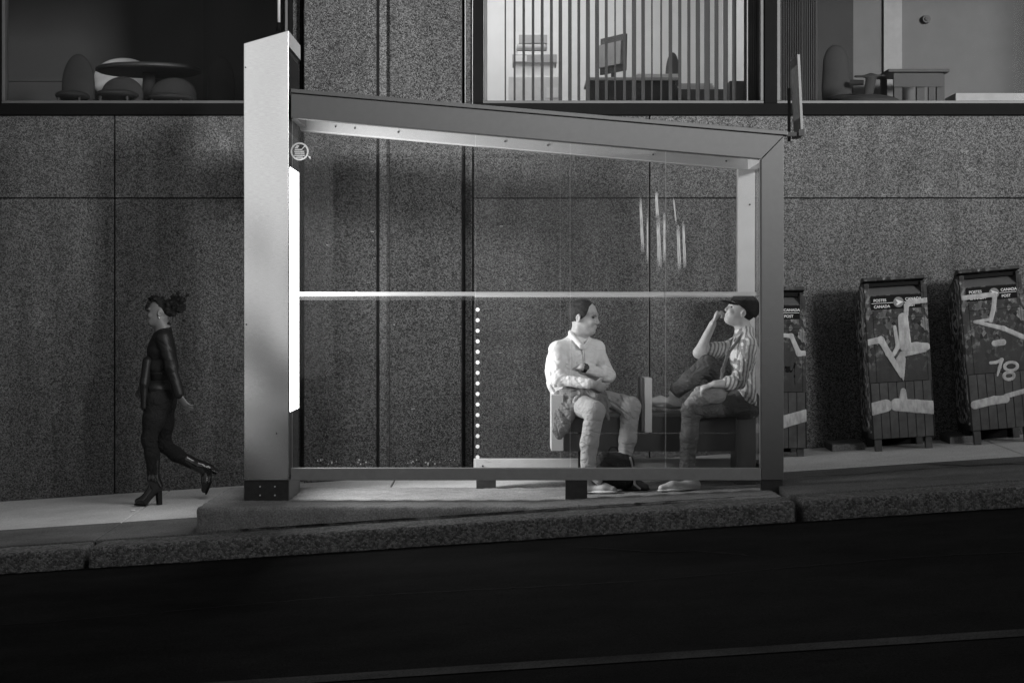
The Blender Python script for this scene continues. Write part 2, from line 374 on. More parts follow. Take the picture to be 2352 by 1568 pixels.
def slab(mb, x0, x1, y0, y1, gap=0.006):
    x0 += gap; x1 -= gap; y0 += gap; y1 -= gap
    P = [(x0, y0), (x1, y0), (x1, y1), (x0, y1)]
    mb.hull([(x, y, gz(x, y) - 0.3) for x, y in P] + [(x, y, gz(x, y)) for x, y in P],
            [(0,3,2,1),(4,5,6,7),(0,1,5,4),(1,2,6,5),(2,3,7,6),(3,0,4,7)])
JX = [-30, -18, -9.2, -6.1, -2.98, -1.0, 1.97, 4.05, 7.2, 10.5, 20, 30]
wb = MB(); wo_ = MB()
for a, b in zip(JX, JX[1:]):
    if b <= -2.9: slab(wb, a, b, 15.47, 17.7); slab(wo_, a, b, 14.46, 15.47)  # at left this tone split paints in the edge of the lamplight
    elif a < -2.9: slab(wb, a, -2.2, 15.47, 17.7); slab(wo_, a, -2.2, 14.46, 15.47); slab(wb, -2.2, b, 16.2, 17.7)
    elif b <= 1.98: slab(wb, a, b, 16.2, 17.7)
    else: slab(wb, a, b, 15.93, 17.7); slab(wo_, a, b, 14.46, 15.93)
w1 = wb.build('sidewalk', M['walk'], bevel=0.006, seg=1); tag(w1, 'pale concrete sidewalk strip along the foot of the wall, some light painted in', 'sidewalk', kind='structure')
w2 = wo_.build('sidewalk_edge', M['walk_old_shade'], bevel=0.006, seg=1); tag(w2, 'darker old concrete strip between kerb and sidewalk, shade painted in at left', 'sidewalk', kind='structure')
def padz(x): return 0.062 + np.where(x > 0.2, (x - 0.2) * 0.045, 0.0)
pm = sdfbox(-2.27, 1.95, 14.52, 16.19, -0.5, 0.0, 0.040, 0.013, 0.009, 13, padz)
pad = link('concrete_pad', pm, M['pad']); tag(pad, 'rough raised concrete pad under the bus shelter', 'concrete pad', kind='structure')
kb = []
for a, b in zip([-20, -8.3, -5.6, -2.93, 2.02, 7.0, 12], [-8.33, -5.63, -2.97, 1.96, 6.97, 11.97, 20]):
    kb.append(sdfbox(a, b, 14.0, 14.44, -0.4, 0.0, 0.025, 0.018, 0.006, 11, lambda x: gz(x, 14.2)))
tag(link('kerb', join(kb), M['kerb']), 'rough granite kerb stones with a dark gap at each joint', 'kerb', kind='structure')
tag(sheet('opposite_sidewalk', -45, 45, -16.0, -1.5, lambda x, y: SL * x + 0.30, M['asphalt']), 'concrete sidewalk on the far side of the street', 'sidewalk', kind='structure')
def crack(name, pts, wd, zf, label):          # thin irregular ribbon 4 mm above the surface
    rr = random.Random(len(pts) * 7 + int(pts[0][0] * 10)); P = []
    for (x0, y0), (x1, y1) in zip(pts, pts[1:]):
        n = max(2, int(math.hypot(x1 - x0, y1 - y0) / 0.05))
        for k in range(n): P.append((x0 + (x1 - x0) * k / n + rr.gauss(0, 0.008), y0 + (y1 - y0) * k / n + rr.gauss(0, 0.012)))
    v = []; f = []
    for k, (x, y) in enumerate(P):
        h = wd * rr.uniform(0.25, 1.0) * (0.15 + min(k, len(P) - 1 - k, 6) / 7)
        dx, dy = (P[min(k + 1, len(P) - 1)][0] - P[max(k - 1, 0)][0], P[min(k + 1, len(P) - 1)][1] - P[max(k - 1, 0)][1]); l = math.hypot(dx, dy) + 1e-6
        nx, ny = -dy / l * h, dx / l * h
        v += [(x + nx, y + ny, zf(x + nx, y + ny) + 0.004), (x - nx, y - ny, zf(x - nx, y - ny) + 0.004)]
        if k: f.append((2 * k - 2, 2 * k - 1, 2 * k + 1, 2 * k))
    me = bpy.data.meshes.new(name); me.from_pydata(v, [], f)
    tag(link(name, me, M['rubber']), label, 'crack', kind='structure')
crack('road_crack', [(0.4, 13.3), (0.9, 12.6), (1.15, 12.5), (1.5, 11.9)], 0.02, rz, 'dark jagged crack in the asphalt below the shelter')
crack('road_crack', [(-4.0, 11.2), (-2.6, 11.0), (-1.0, 11.3), (0.6, 11.1), (2.2, 11.4), (3.6, 11.2)], 0.014, rz, 'long dark seam running along the road')
crack('road_crack', [(2.45, 9.6), (2.5, 8.9), (2.4, 8.2)], 0.03, rz, 'short dark crack crossing the painted road line')
crack('sidewalk_crack', [(3.1, 15.9), (3.5, 15.5), (4.2, 15.3)], 0.014, gz, 'dark crack in the old concrete strip right of the shelter')
crack('sidewalk_crack', [(2.0, 15.5), (2.6, 15.42), (3.6, 15.5), (4.6, 15.46)], 0.012, gz, 'thin dark crack along the old concrete strip at the right')
crack('kerb_seam', [(-2.2, 14.49), (-1.2, 14.5), (0.0, 14.49), (1.0, 14.495), (1.9, 14.49)], 0.03, gz, 'dark gap between the raised pad and the kerb stones')
crack('gutter_seam', [(-5, 13.985), (-2, 13.99), (0, 13.98), (2, 13.99), (5, 13.985)], 0.022, lambda x, y: rz(x, 13.98), 'dark dirty seam between kerb and road')
# ------------------------------------------------------------------ office building
def wx(px, Y=17.6): return (px - 1176) * Y / FPX
def wz(py, Y=17.6): return EYE + (719 - py) * Y / FPX
bld = thing('office_building', 'concrete office building with a row of upper windows behind the bus stop', 'building', (0, 17.6, 0))
YB = 17.6
ZJ = wz(455); ZS0 = wz(265); ZS1 = wz(238); ZW = wz(231); ZT = 5.35; ZTOP = 6.6
xs = [-14.0, -9.4, wx(263) - 3.1, wx(263), wx(672), wx(689), wx(698), wx(1060), wx(1068), wx(1085), wx(1492), 5.9, 10.5, 15.0]
G_ = 0.006
for a, b in [(-14, -9.4), (-9.4, -6.5), (-6.5, wx(263)), (wx(263), wx(670)), (wx(1087), wx(1492)), (wx(1492), 5.9), (5.9, 10.5), (10.5, 15)]:
    zb = gz(a, 17.6) - 0.4
    MB().box(a + G_, b - G_, YB, YB + 0.06, zb, ZJ - 0.005).build('wall_panel', M['wall'], bld, bevel=0.004, seg=1)
    MB().box(a + G_, b - G_, YB, YB + 0.06, ZJ + 0.005, ZS0 - 0.004).build('wall_panel', M['wall'], bld, bevel=0.004, seg=1)
MB().box(-14, 15, YB + 0.062, YB + 0.15, -2, ZS0).build('wall_backing', M['joint'], bld)
for a, b in [(wx(672), wx(688)), (wx(1069), wx(1084))]:
    MB().box(a, b, YB + 0.03, YB + 0.14, -0.6, ZTOP).build('wall_reveal', M['wall'], bld)
pr = MB().box(wx(698, 17.48), wx(864, 17.48), 17.48, 17.75, -0.6, ZTOP).build('pier', M['pier'], bld, bevel=0.008, seg=1)
MB().box(wx(894, 17.48), wx(1060, 17.48), 17.48, 17.75, -0.6, ZTOP).build('pier', M['pier'], bld, bevel=0.008, seg=1)
MB().box(wx(871, 17.5), wx(893, 17.5), 17.535, 17.75, -0.6, ZTOP).build('pier_joint', M['mortar'], bld)
MB().box(wx(864.5, 17.5), wx(870.5, 17.5), 17.525, 17.75, -0.6, ZTOP).build('joint_seal', M['joint'], bld)
MB().box(wx(690), wx(1066), 17.755, 17.9, -0.6, ZTOP).build('pier_backing', M['joint'], bld)
MB().box(-14, wx(671), YB - 0.035, YB + 0.14, ZS0, ZS1).build('window_sill', M['frame_dark'], bld, bevel=0.004, seg=1)
MB().box(wx(1086), 15, YB - 0.035, YB + 0.14, ZS0, ZS1).build('window_sill', M['frame_dark'], bld, bevel=0.004, seg=1)
def window(x0, x1, light_l=True, light_r=True):
    f = MB(); d = 0.03
    f.box(x0, x1, YB + 0.005, YB + 0.13, ZS1 + 0.001, ZW)
    f.box(x0, x0 + d, YB + 0.01, YB + 0.13, ZW, ZT); f.box(x1 - d, x1, YB + 0.01, YB + 0.13, ZW, ZT)
    f.box(x0, x1, YB + 0.01, YB + 0.13, ZT, ZT + 0.05)
    fo = f.build('window_frame', M['frame_light'], bld, bevel=0.003, seg=1)
    MB().box(x0 + d, x1 - d, YB + 0.075, YB + 0.083, ZW, ZT).build('window_pane', M['win_glass'], fo)
window(-9.3, wx(-6)); window(wx(3), wx(662)); window(wx(1111), wx(1755)); window(wx(1785), 6.9); window(7.1, 14.5)
for a, b in [(-14, -9.31), (wx(-5), wx(2)), (wx(663), wx(671)), (wx(1086), wx(1110)), (wx(1756), wx(1784)), (6.91, 7.09), (14.51, 15)]:
    MB().box(a, b, YB - 0.01, YB + 0.145, ZS1 + 0.001, ZTOP).build('mullion', M['frame_dark'], bld, bevel=0.003, seg=1)
MB().box(-14, wx(671), YB - 0.012, YB + 0.16, ZT + 0.055, ZTOP).build('upper_band', M['wall'], bld)
MB().box(wx(1086), 15, YB - 0.012, YB + 0.16, ZT + 0.055, ZTOP).build('upper_band', M['wall'], bld)
# rooms behind the windows
FL = 3.05; CE = 5.6
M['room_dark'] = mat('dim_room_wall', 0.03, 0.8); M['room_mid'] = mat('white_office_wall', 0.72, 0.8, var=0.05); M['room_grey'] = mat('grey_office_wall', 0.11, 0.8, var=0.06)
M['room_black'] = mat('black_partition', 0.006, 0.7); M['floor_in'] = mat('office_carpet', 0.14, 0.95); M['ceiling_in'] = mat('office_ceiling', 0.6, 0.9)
MB().box(-14, 15, YB + 0.15, 24, FL - 0.3, FL).build('room_floor', M['floor_in'], bld)
MB().box(-14, 15, YB + 0.16, 24, CE, CE + 0.2).build('room_ceiling', M['ceiling_in'], bld)
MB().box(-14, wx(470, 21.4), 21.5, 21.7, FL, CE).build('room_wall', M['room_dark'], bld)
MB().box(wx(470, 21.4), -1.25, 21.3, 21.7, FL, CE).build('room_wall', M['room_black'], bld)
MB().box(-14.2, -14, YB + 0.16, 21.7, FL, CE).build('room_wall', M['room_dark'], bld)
MB().box(-1.25, -1.1, YB + 0.32, 21.7, FL, CE).build('partition', M['room_black'], bld)
MB().box(-1.1, 2.2, 21.2, 21.4, FL, CE).build('room_wall', M['room_mid'], bld)
MB().box(-1.1, -1.05, YB + 0.32, 21.2, FL, CE).build('partition', M['room_mid'], bld)
MB().box(2.2, 2.3, YB + 0.17, 21.4, FL, CE).build('partition', M['room_mid'], bld)
MB().box(2.3, wx(1960, 20.6), 20.6, 20.8, FL, CE).build('room_wall', M['room_black'], bld)
MB().box(wx(1960, 20.6), 14.8, 20.62, 20.8, FL, CE).build('room_wall', M['room_grey'], bld)
MB().box(wx(2038, 20.4), wx(2080, 20.4), 20.585, 20.62, FL, CE).build('room_column', mat('pale_column', 0.24, 0.8), bld)
MB().box(14.8, 15, YB + 0.17, 20.8, FL, CE).build('room_wall', M['room_grey'], bld)
MB().box(2.3, 2.32, YB + 0.17, 20.6, FL, CE).build('partition', M['room_black'], bld)
def ceiling_lamp(x, y, sx, sy, v, label):
    t = thing('ceiling_lamp', label, 'lamp', (x, y, CE - 0.06), 'office ceiling lamps')
    MB().box(x - sx, x + sx, y - sy, y + sy, CE - 0.05, CE - 0.001).build('lamp_housing', M['frame_light'], t)
    me = bpy.data.meshes.new('diffuser'); a, e = sx - 0.03, sy - 0.03
    me.from_pydata([(x - a, y - e, CE - 0.052), (x - a, y + e, CE - 0.052), (x + a, y + e, CE - 0.052), (x + a, y - e, CE - 0.052)], [], [(0, 1, 2, 3)]); link('diffuser', me, emit('lamp_%.1f' % v, v), t)
ceiling_lamp(0.0, 19.6, 0.6, 0.5, ROOM_MID, 'bright ceiling panel lamp in the office behind the slatted blinds')
ceiling_lamp(7.4, 19.6, 0.6, 0.4, ROOM_RIGHT, 'ceiling panel lamp in the grey room on the right')
ceiling_lamp(-4.2, 20.2, 0.3, 0.3, ROOM_LEFT, 'dim ceiling lamp in the dark room on the left')
# vertical blinds
M['slat'] = mat('grey_fabric_slat', 0.05, 0.8)
vb = thing('vertical_blinds', 'open vertical slat blinds across the bright middle window', 'blinds', (0.9, 17.92, ZW))
sx_ = [343,411,478,547,614,682,748,818,884,951,1018,1086,1151,1220,1290,1357,1422,1490,1558,1627,1694,1760,1828,1897,1964,2028,2110]
sw_ = [9,13,17,18,20,20,25,25,20,28,28,20,10,20,30,25,10,12,25,22,22,30,40,28,33,30,20]
mb = MB()
def slat(mb, xc, wpx, Y=17.92):
    W = 0.088; a = math.asin(min(0.95, wpx * 0.312 * Y / FPX / W)); view = math.atan2(xc, Y); a = a + view * 1.0
    dx, dy = math.sin(a) * W / 2, math.cos(a) * W / 2; th = 0.0012
    nx_, ny_ = dy / (W / 2) * th, -dx / (W / 2) * th
    mb.prism([(xc - dx - nx_, Y - dy - ny_), (xc + dx - nx_, Y + dy - ny_), (xc + dx + nx_, Y + dy + ny_), (xc - dx + nx_, Y - dy + ny_)], ZW + 0.01, ZT, 'z')
for a, b in zip(sx_, sw_): slat(mb, wx(1053.7 + 0.312 * a, 17.92), b)
for k in range(6): slat(mb, wx(1722 + 4.2 * k, 17.92), 24)
mb.build('slats', M['slat'], vb)
MB().box(wx(1112, 17.9), wx(1752, 17.9), 17.88, 17.96, ZT, ZT + 0.05).build('head_rail', M['frame_light'], vb)
vb2 = thing('vertical_blinds', 'vertical blinds drawn into a dark bunch at the left of the right window', 'blinds', (2.6, 17.92, ZW))
mb = MB(); mb2 = MB()
for k in range(9): slat(mb, wx(1798 + 5.2 * k, 17.94), 5, 17.94)
for k in range(7): slat(mb2, wx(1846 + 5.0 * k, 17.94), 8, 17.94)
mb.build('slats', M['rubber'], vb2); mb2.build('slats', M['slat'], vb2)
# ------------------------------------------------------------------ furniture seen through the windows
M['f_dark'] = mat('dark_furniture', 0.03, 0.6); M['f_black'] = mat('black_upholstery', 0.018, 0.8); M['f_grey'] = mat('grey_board', 0.33, 0.7); M['f_pale'] = mat('pale_board', 0.55, 0.7); M['f_white'] = mat('pale_shell', 0.38, 0.5); M['paper'] = mat('paper', 0.65, 0.9)
def rx(p0, p1, Y): return wx(p0, Y), wx(p1, Y)
# left room
Yt = 20.0; xc = wx(342, Yt); zt = wz(156, Yt)
t = thing('round_table', 'dark round pedestal table in the dim room on the left', 'table', (xc, Yt, FL))
MB().lathe((xc, Yt, zt - 0.05), [(0.49, 0), (0.52, 0.015), (0.52, 0.035), (0.50, 0.05)], 40).build('table_top', M['f_dark'], t)
MB().lathe((xc, Yt, FL), [(0.30, 0), (0.28, 0.03), (0.07, 0.06), (0.06, zt - FL - 0.051)], 32).build('pedestal', M['f_black'], t, smooth=True)
def shell_chair(name, label, px0, px1, py, Y, m, ry=0.10, hgt=0.55):
    x0, x1 = rx(px0, px1, Y); xc = (x0 + x1) / 2; w_ = (x1 - x0) / 2; zt = wz(py, Y)
    t = thing(name, label, 'chair', (xc, Y, FL))
    s = SDF(0.012); s.ell((xc, Y, zt - hgt * 0.5), (w_, 0.05, hgt * 0.5), k=0.05).ell((xc, Y - 0.02, zt - hgt * 0.75), (w_ * 0.95, 0.06, hgt * 0.3), k=0.05)
    s.build('backrest', m, t)
    s = SDF(0.012); s.ell((xc, Y - 0.25, FL + 0.44), (w_ * 0.98, 0.27, 0.05)); s.build('seat', m, t)
    for a in (-1, 1):
        for b in (-1, 1): MB().rod((xc + a * w_ * 0.6, Y - 0.25 + b * 0.16, FL + 0.41), (xc + a * w_ * 0.85, Y - 0.25 + b * 0.24, FL), 0.014).build('leg', M['f_dark'], t)
    return t
shell_chair('shell_chair', 'dark rounded chair left of the round table', 142, 218, 124, 19.3, M['f_black'], hgt=0.62)
shell_chair('shell_chair', 'pale low-backed chair behind the round table', 215, 350, 133, 20.95, M['f_white'], hgt=0.40)
shell_chair('low_chair', 'low dark chair in front of the round table', 232, 330, 176, 19.2, M['f_black'], hgt=0.34)
shell_chair('low_chair', 'low dark chair tucked under the right side of the round table', 345, 452, 178, 19.5, M['f_black'], hgt=0.34)
shell_chair('shell_chair', 'dark rounded chair right of the round table against the black partition', 476, 540, 130, 20.3, M['f_black'], hgt=0.60)
x0, x1 = rx(-20, 152, 20.8); z1 = wz(190, 20.8)
t = thing('low_cabinet', 'long low dark cabinet against the wall of the dim left room', 'cabinet', ((x0 + x1) / 2, 20.9, FL))
MB().box(x0, x1, 20.7, 21.1, FL + 0.05, z1).build('body', M['f_dark'], t, bevel=0.006); MB().box(x0 - 0.01, x1 + 0.01, 20.68, 21.1, z1 + 0.001, z1 + 0.025).build('top', M['f_dark'], t)
# middle room
Y = 20.2; x0, x1 = rx(1168, 1288, Y); z0 = wz(233, Y); z1 = wz(176, Y); z2 = wz(145, Y); z3 = wz(125, Y)
t = thing('filing_cabinet', 'pale grey filing cabinet under a stack of boxes behind the blinds', 'cabinet', ((x0 + x1) / 2, Y + 0.25, FL))
MB().box(x0, x1, Y, Y + 0.5, FL + 0.08, z1).build('body', M['f_pale'], t, bevel=0.006)
MB().box(wx(1255, Y), wx(1282, Y), Y - 0.004, Y - 0.0005, wz(225, Y), wz(202, Y)).build('label_sheet', M['paper'], t)
for a in (x0 + 0.03, x1 - 0.07): MB().box(a, a + 0.04, Y + 0.05, Y + 0.45, FL, FL + 0.08).build('foot', M['f_grey'], t)
x0, x1 = rx(1178, 1278, Y)
t = thing('archive_box', 'clear plastic box with grey lid standing on the filing cabinet', 'box', ((x0 + x1) / 2, Y + 0.2, z1))
MB().prism([(x0 + 0.03, z1 + 0.001), (x1 - 0.03, z1 + 0.001), (x1 - 0.008, z2), (x0 + 0.008, z2)], Y + 0.02, Y + 0.42).build('body', mat('clear_plastic_box', 0.66, 0.3), t)
MB().box(x0 - 0.005, x1 + 0.005, Y, Y + 0.44, z2 + 0.001, z3).build('lid', M['f_grey'], t, bevel=0.006)
MB().box(wx(1182, Y), wx(1210, Y), Y - 0.003, Y - 0.0003, z2 + 0.015, z3 - 0.012).build('label_sheet', M['paper'], t)
z4 = wz(107, Y); z5 = wz(94, Y); z6 = wz(78, Y)
def simple(name, label, cat, x0, x1, y0, y1, z0, z1, m, bev=0.006):
    return tag(MB().box(x0, x1, y0, y1, z0, z1).build(name, m, bevel=bev), label, cat)
simple('paper_stack', 'uneven pale stack of papers on the lidded plastic box', 'papers', *rx(1188, 1256, Y), Y + 0.06, Y + 0.36, z3 + 0.001, wz(116, Y), M['paper'])
simple('cushion_pack', 'dark squashed package beneath the topmost box of the stack', 'package', *rx(1186, 1257, Y), Y + 0.05, Y + 0.38, wz(116, Y) + 0.001, z5 - 0.02, M['f_grey'], 0.03)
simple('cardboard_box', 'grey flapped cardboard box topmost on the office stack', 'box', *rx(1192, 1257, Y), Y + 0.06, Y + 0.36, z5 - 0.019, z6, M['f_grey'])
Y = 19.6; x0, x1 = rx(1352, 1552, Y); zt = wz(178, Y)
t = thing('office_desk', 'dark office desk below the tilted monitor', 'desk', ((x0 + x1) / 2, Y + 0.4, FL))
MB().box(x0 - 0.02, x1 + 0.03, Y - 0.02, Y + 0.8, zt - 0.03, zt).build('desk_top', M['f_grey'], t, bevel=0.004)
MB().box(x0, x1, Y + 0.02, Y + 0.04, FL + 0.05, zt - 0.031).build('front_panel', M['f_dark'], t)
for a in (x0, x1 - 0.03): MB().box(a, a + 0.03, Y + 0.041, Y + 0.78, FL, zt - 0.031).build('side_panel', M['f_dark'], t)
c = J(1409, 128, Y + 0.3)
t = thing('monitor', 'tilted monitor seen from behind on the dark desk', 'monitor', (c[0], Y + 0.3, zt))
a = R(62); fx, fy = math.cos(a), math.sin(a)
q = [(-0.23, -0.17), (0.23, -0.17), (0.23, 0.19), (-0.23, 0.19)]
hull = []
for d in (-0.018, 0.018):
    for u, v in q: hull.append((c[0] + u * fx + d * fy + 0.02 * v, Y + 0.3 - u * fy + d * fx, c[2] + v - 0.1 * 0))
MB().hull(hull, [(0,1,2,3),(7,6,5,4),(0,4,5,1),(1,5,6,2),(2,6,7,3),(3,7,4,0)]).build('screen_housing', M['f_dark'], t, bevel=0.006)
MB().hull([(p[0] - 0.04 * fy, p[1] - 0.04 * fx, c[2] + (p[2] - c[2]) * 0.62) if i < 4 else (p[0] - 0.0385 * fy, p[1] - 0.0385 * fx, c[2] + (p[2] - c[2]) * 0.62) for i, p in enumerate(hull)], [(0,1,2,3),(7,6,5,4),(0,4,5,1),(1,5,6,2),(2,6,7,3),(3,7,4,0)]).build('back_plate', mat('mid_grey_plastic', 0.16, 0.5), t)
MB().rod((c[0], Y + 0.3, zt + 0.015), (c[0], Y + 0.3, c[2] - 0.1), 0.025).lathe((c[0], Y + 0.3, zt), [(0.11, 0.0), (0.10, 0.014)]).build('stand', M['f_dark'], t)
mb = MB()
for k in range(5): mb.box(wx(1462, Y) + 0.01 * (k % 3), wx(1556, Y) + 0.012 * ((k * 2) % 3), Y + 0.05, Y + 0.30, zt + 0.001 + k * 0.008, zt + 0.0075 + k * 0.008)
tag(mb.build('paper_stack', M['paper']), 'loose sheaf of papers lying on the dark desk', 'papers')
t = shell_chair('desk_chair', 'dark curved chair behind the papers on the desk', 1528, 1562, 120, Y + 1.1, M['f_dark'], hgt=0.5)
Y = 20.3
x0, x1 = rx(1552, 1700, Y); simple('low_shelf', 'low dark shelf to the right of the desk', 'shelf', x0, x1, Y, Y + 0.35, FL + 0.001, wz(205, Y), M['f_dark'])
mb = MB()
for k in range(3): mb.box(wx(1562, Y) + 0.012 * (k % 2), wx(1642, Y) - 0.01 * k, Y + 0.03, Y + 0.3, wz(205, Y) + 0.001 + k * 0.021, wz(205, Y) + 0.02 + k * 0.021)
tag(mb.build('binder_stack', M['f_grey']), 'grey binders lying in a stack on the low shelf', 'binders')
x0, x1 = rx(1676, 1740, 19.2); simple('storage_cabinet', 'dark storage cabinet at the right edge of the bright office', 'cabinet', x0, x1, 19.2, 19.7, FL + 0.001, wz(186, 19.2), M['f_dark'])
# right room
def office_chair(Y):
    xc = wx(1922, Y); t = thing('office_chair', 'black high-backed office chair in front of the dark wall', 'chair', (xc, Y, FL))
    s = SDF(0.012); x0, x1 = rx(1893, 1957, Y); s.cap((xc, Y + 0.05, wz(140, Y)), (xc, Y, wz(225, Y)), 0.12, 0.14, sq=((0, 1, 0), 0.35)).cap((xc, Y + 0.06, wz(122, Y)), (xc, Y, wz(200, Y)), 0.085, 0.13, sq=((0, 1, 0), 0.4)); s.build('backrest', M['f_black'], t)
    s = SDF(0.012); s.ell((xc + 0.1, Y - 0.2, FL + 0.40), (0.26, 0.25, 0.05)); s.build('seat', M['f_black'], t)
    MB().rod((xc + 0.05, Y - 0.2, FL + 0.06), (xc + 0.05, Y - 0.2, FL + 0.36), 0.03).build('column', M['f_dark'], t)
    MB().rod((xc - 0.2, Y - 0.2, FL + 0.03), (xc + 0.3, Y - 0.2, FL + 0.03), 0.025).rod((xc + 0.05, Y - 0.45, FL + 0.03), (xc + 0.05, Y + 0.05, FL + 0.03), 0.02).build('base', M['f_dark'], t)
    MB().rod((wx(1950, Y), Y - 0.1, wz(193, Y)), (wx(1977, Y), Y - 0.15, wz(194, Y)), 0.03, 0.024).build('armrest', M['f_black'], t)
office_chair(19.2)
Y = 18.6
xc = wx(1990, Y); t = thing('arm_chair', 'black swivel chair showing its tee-shaped armrest by the table', 'chair', (xc, Y, FL))
s = SDF(0.01); s.cap(J(1966, 176, Y), J(2030, 174, Y), 0.020, 0.016, sq=((0, 0, 1), 0.6)).cap(J(2001, 180, Y), J(1993, 225, Y), 0.05, 0.045, sq=((0, 1, 0), 0.5)); s.build('armrest', M['f_black'], t)
s = SDF(0.012); s.ell(J(1992, 236, Y), (0.30, 0.25, 0.075)); s.build('seat', M['f_black'], t)
MB().rod((xc, Y, FL + 0.05), (xc, Y, FL + 0.30), 0.03).lathe((xc, Y, FL), [(0.28, 0), (0.05, 0.05)]).build('base', M['f_dark'], t)
Y = 19.7; x0, x1 = rx(2042, 2178, Y); zt = wz(159, Y)
t = thing('side_table', 'dark wooden table with open frame in the grey room', 'table', ((x0 + x1) / 2, Y + 0.3, FL))
MB().box(x0 - 0.01, x1 + 0.01, Y - 0.02, Y + 0.62, zt - 0.03, zt).build('table_top', M['f_dark'], t, bevel=0.004)
MB().box(x0 + 0.05, x1 - 0.05, Y + 0.02, Y + 0.04, zt - 0.17, zt - 0.031).build('apron', M['f_dark'], t)
for a in (wx(2056, Y), wx(2108, Y), wx(2154, Y)): MB().box(a, a + 0.075, Y + 0.041, Y + 0.11, FL, zt - 0.031).build('leg', M['f_dark'], t)
for a in (x0 + 0.02, x1 - 0.08): MB().box(a, a + 0.06, Y + 0.53, Y + 0.59, FL, zt - 0.031).build('leg', M['f_dark'], t)
x0, x1 = rx(2195, 2420, 19.9); simple('low_cabinet', 'long low grey cabinet under the pale wall in the right room', 'cabinet', x0, x1, 19.9, 20.4, FL + 0.001, wz(214, 19.9), M['f_grey'])
c = J(2127, 45, 20.61); t = thing('wall_dial', 'small round dark dial on the grey room wall', 'wall dial', (c[0], 20.61, c[2]))
MB().rod((c[0], 20.615, c[2]), (c[0], 20.57, c[2]), 0.045, 0.04, 24).build('body', mat('dial_grey', 0.045, 0.6), t)
MB().rod((c[0], 20.569, c[2]), (c[0], 20.555, c[2]), 0.02, 0.018, 16).build('knob', M['f_dark'], t)
c = J(2349, 150, 20.0); 
# ------------------------------------------------------------------ unseen blocks behind the camera, added to cut the sun and shape reflections
opp = thing('sun_blocking_block', 'unseen low blocks with one tall wing, added behind the camera to cut the sun', 'building', (5, -5, 0))
def opp_block(x0, x1, z1):
    MB().box(x0, x1, -12, -5.0, -3, z1).build('wall', M['wall'], opp)
    for k in range(int((x1 - x0) / 2.4)):
        MB().box(x0 + 0.5 + 2.4 * k, x0 + 1.9 + 2.4 * k, -4.998, -4.97, 1.6, 3.0).build('window', M['frame_dark'], opp)
opp_block(3.0, 10.0, 10.5); opp_block(10.01, 40, OPP_H); opp_block(-3.1, 2.99, 4.2); opp_block(-40, -6.3, 4.4)
def V3(*a): return np.array(a, float)
# ------------------------------------------------------------------ bus shelter
def fx(px): return (px - 1176) / 310.0
def fz(py): return EYE + (719 - py) / 310.0
YR = 16.05; FR = FPX / YR
def bx(px): return (px - 1176) / FR
def bz(py): return EYE + (719 - py) / FR
def zb(x): return fz(270) + (fz(365) - fz(270)) * (x - fx(668)) / (fx(1748) - fx(668))     # underside of the beams
def zt(x): return fz(215) + (fz(312) - fz(215)) * (x - fx(668)) / (fx(1800) - fx(668))     # top of the beams
sh = thing('bus_shelter', 'glass and aluminium bus shelter with a broad steel end pillar and lit panel', 'bus shelter', (0.0, 15.5, 0.08))
PX0, PX1 = fx(560), fx(663)
MB().prism([(PX0, fz(1102)), (PX1, fz(1102)), (PX1, fz(70)), (PX0, fz(100))], 15.0, 15.03).build('pillar_face', M['pillar'], sh, bevel=0.004)
MB().prism([(PX0 + 0.016, fz(1102)), (PX1 - 0.016, fz(1102)), (PX1 - 0.016, fz(71)), (PX0 + 0.016, fz(100))], 15.0305, 15.83).build('pillar_body', M['alu_dark'], sh)
MB().box(PX0 + 0.006, PX1 - 0.004, 15.012, 15.8, fz(1155) - 0.03, fz(1102) - 0.001).build('pillar_foot', M['alu_dark'], sh, bevel=0.004)
mb = MB()
for px, py in ((597, 1117), (631, 1117), (597, 1137), (631, 1137)): mb.rod((fx(px), 15.012, fz(py)), (fx(px), 15.006, fz(py)), 0.006)
mb.build('bolts', M['alu_light'], sh)
mb = MB()
for px, py in ((564, 155), (635, 995), (566, 745)): mb.rod((fx(px), 15.001, fz(py)), (fx(px), 14.9975, fz(py)), 0.0055)
mb.build('rivets', M['rubber'], sh)
M['dark_gloss'] = mat('dark_glossy_panel', 0.03, 0.15)
for side, xe in ((1, PX1), (-1, PX0)):
    a = lambda d0, d1: (xe + side * (d0 - 0.016), xe + side * (d1 - 0.016))
    x0, x1 = a(0.0005, 0.006); MB().box(x0, x1, 15.031, 15.80, fz(1095), fz(300)).build('side_cover', M['dark_gloss'], sh)
    x0, x1 = a(0.0065, 0.012); MB().box(x0, x1, 15.11, 15.75, 0.705, 2.55).build('panel_housing', M['frame_light'], sh)
    me = bpy.data.meshes.new('light_panel'); xx = a(0, 0.013)[1]; me.from_pydata([(xx, 15.12, 0.715), (xx, 15.74, 0.715), (xx, 15.74, 2.54), (xx, 15.12, 2.54)], [], [(0, 1, 2, 3) if side > 0 else (3, 2, 1, 0)])
    link('light_panel', me, emit('advert_light_box', LIGHTBOX if side > 0 else LIGHTBOX_OUT), sh)
    mb = MB(); x0, x1 = a(0.0005, 0.010); z = fz(200)
    while z < fz(118): mb.prism([(15.031, z), (15.80, z), (15.80, z + 0.012), (15.03, z + 0.012)], x0, x1, 'x'); z += 0.019
    mb.build('louvre', M['alu_dark'], sh)
    x0, x1 = a(0.0005, 0.017); MB().box(x0, x1, 15.031, 15.83, fz(106), fz(71) if side > 0 else fz(101)).build('cap_trim', M['alu_light'], sh, bevel=0.003)
    x0, x1 = a(0.0125, 0.018); MB().box(x0, x1, 15.016, 15.8, fz(1150), fz(1103)).build('foot_trim', M['frame_light'], sh)
XL, XR0, XR1 = PX1 + 0.017, fx(1748), fx(1800)
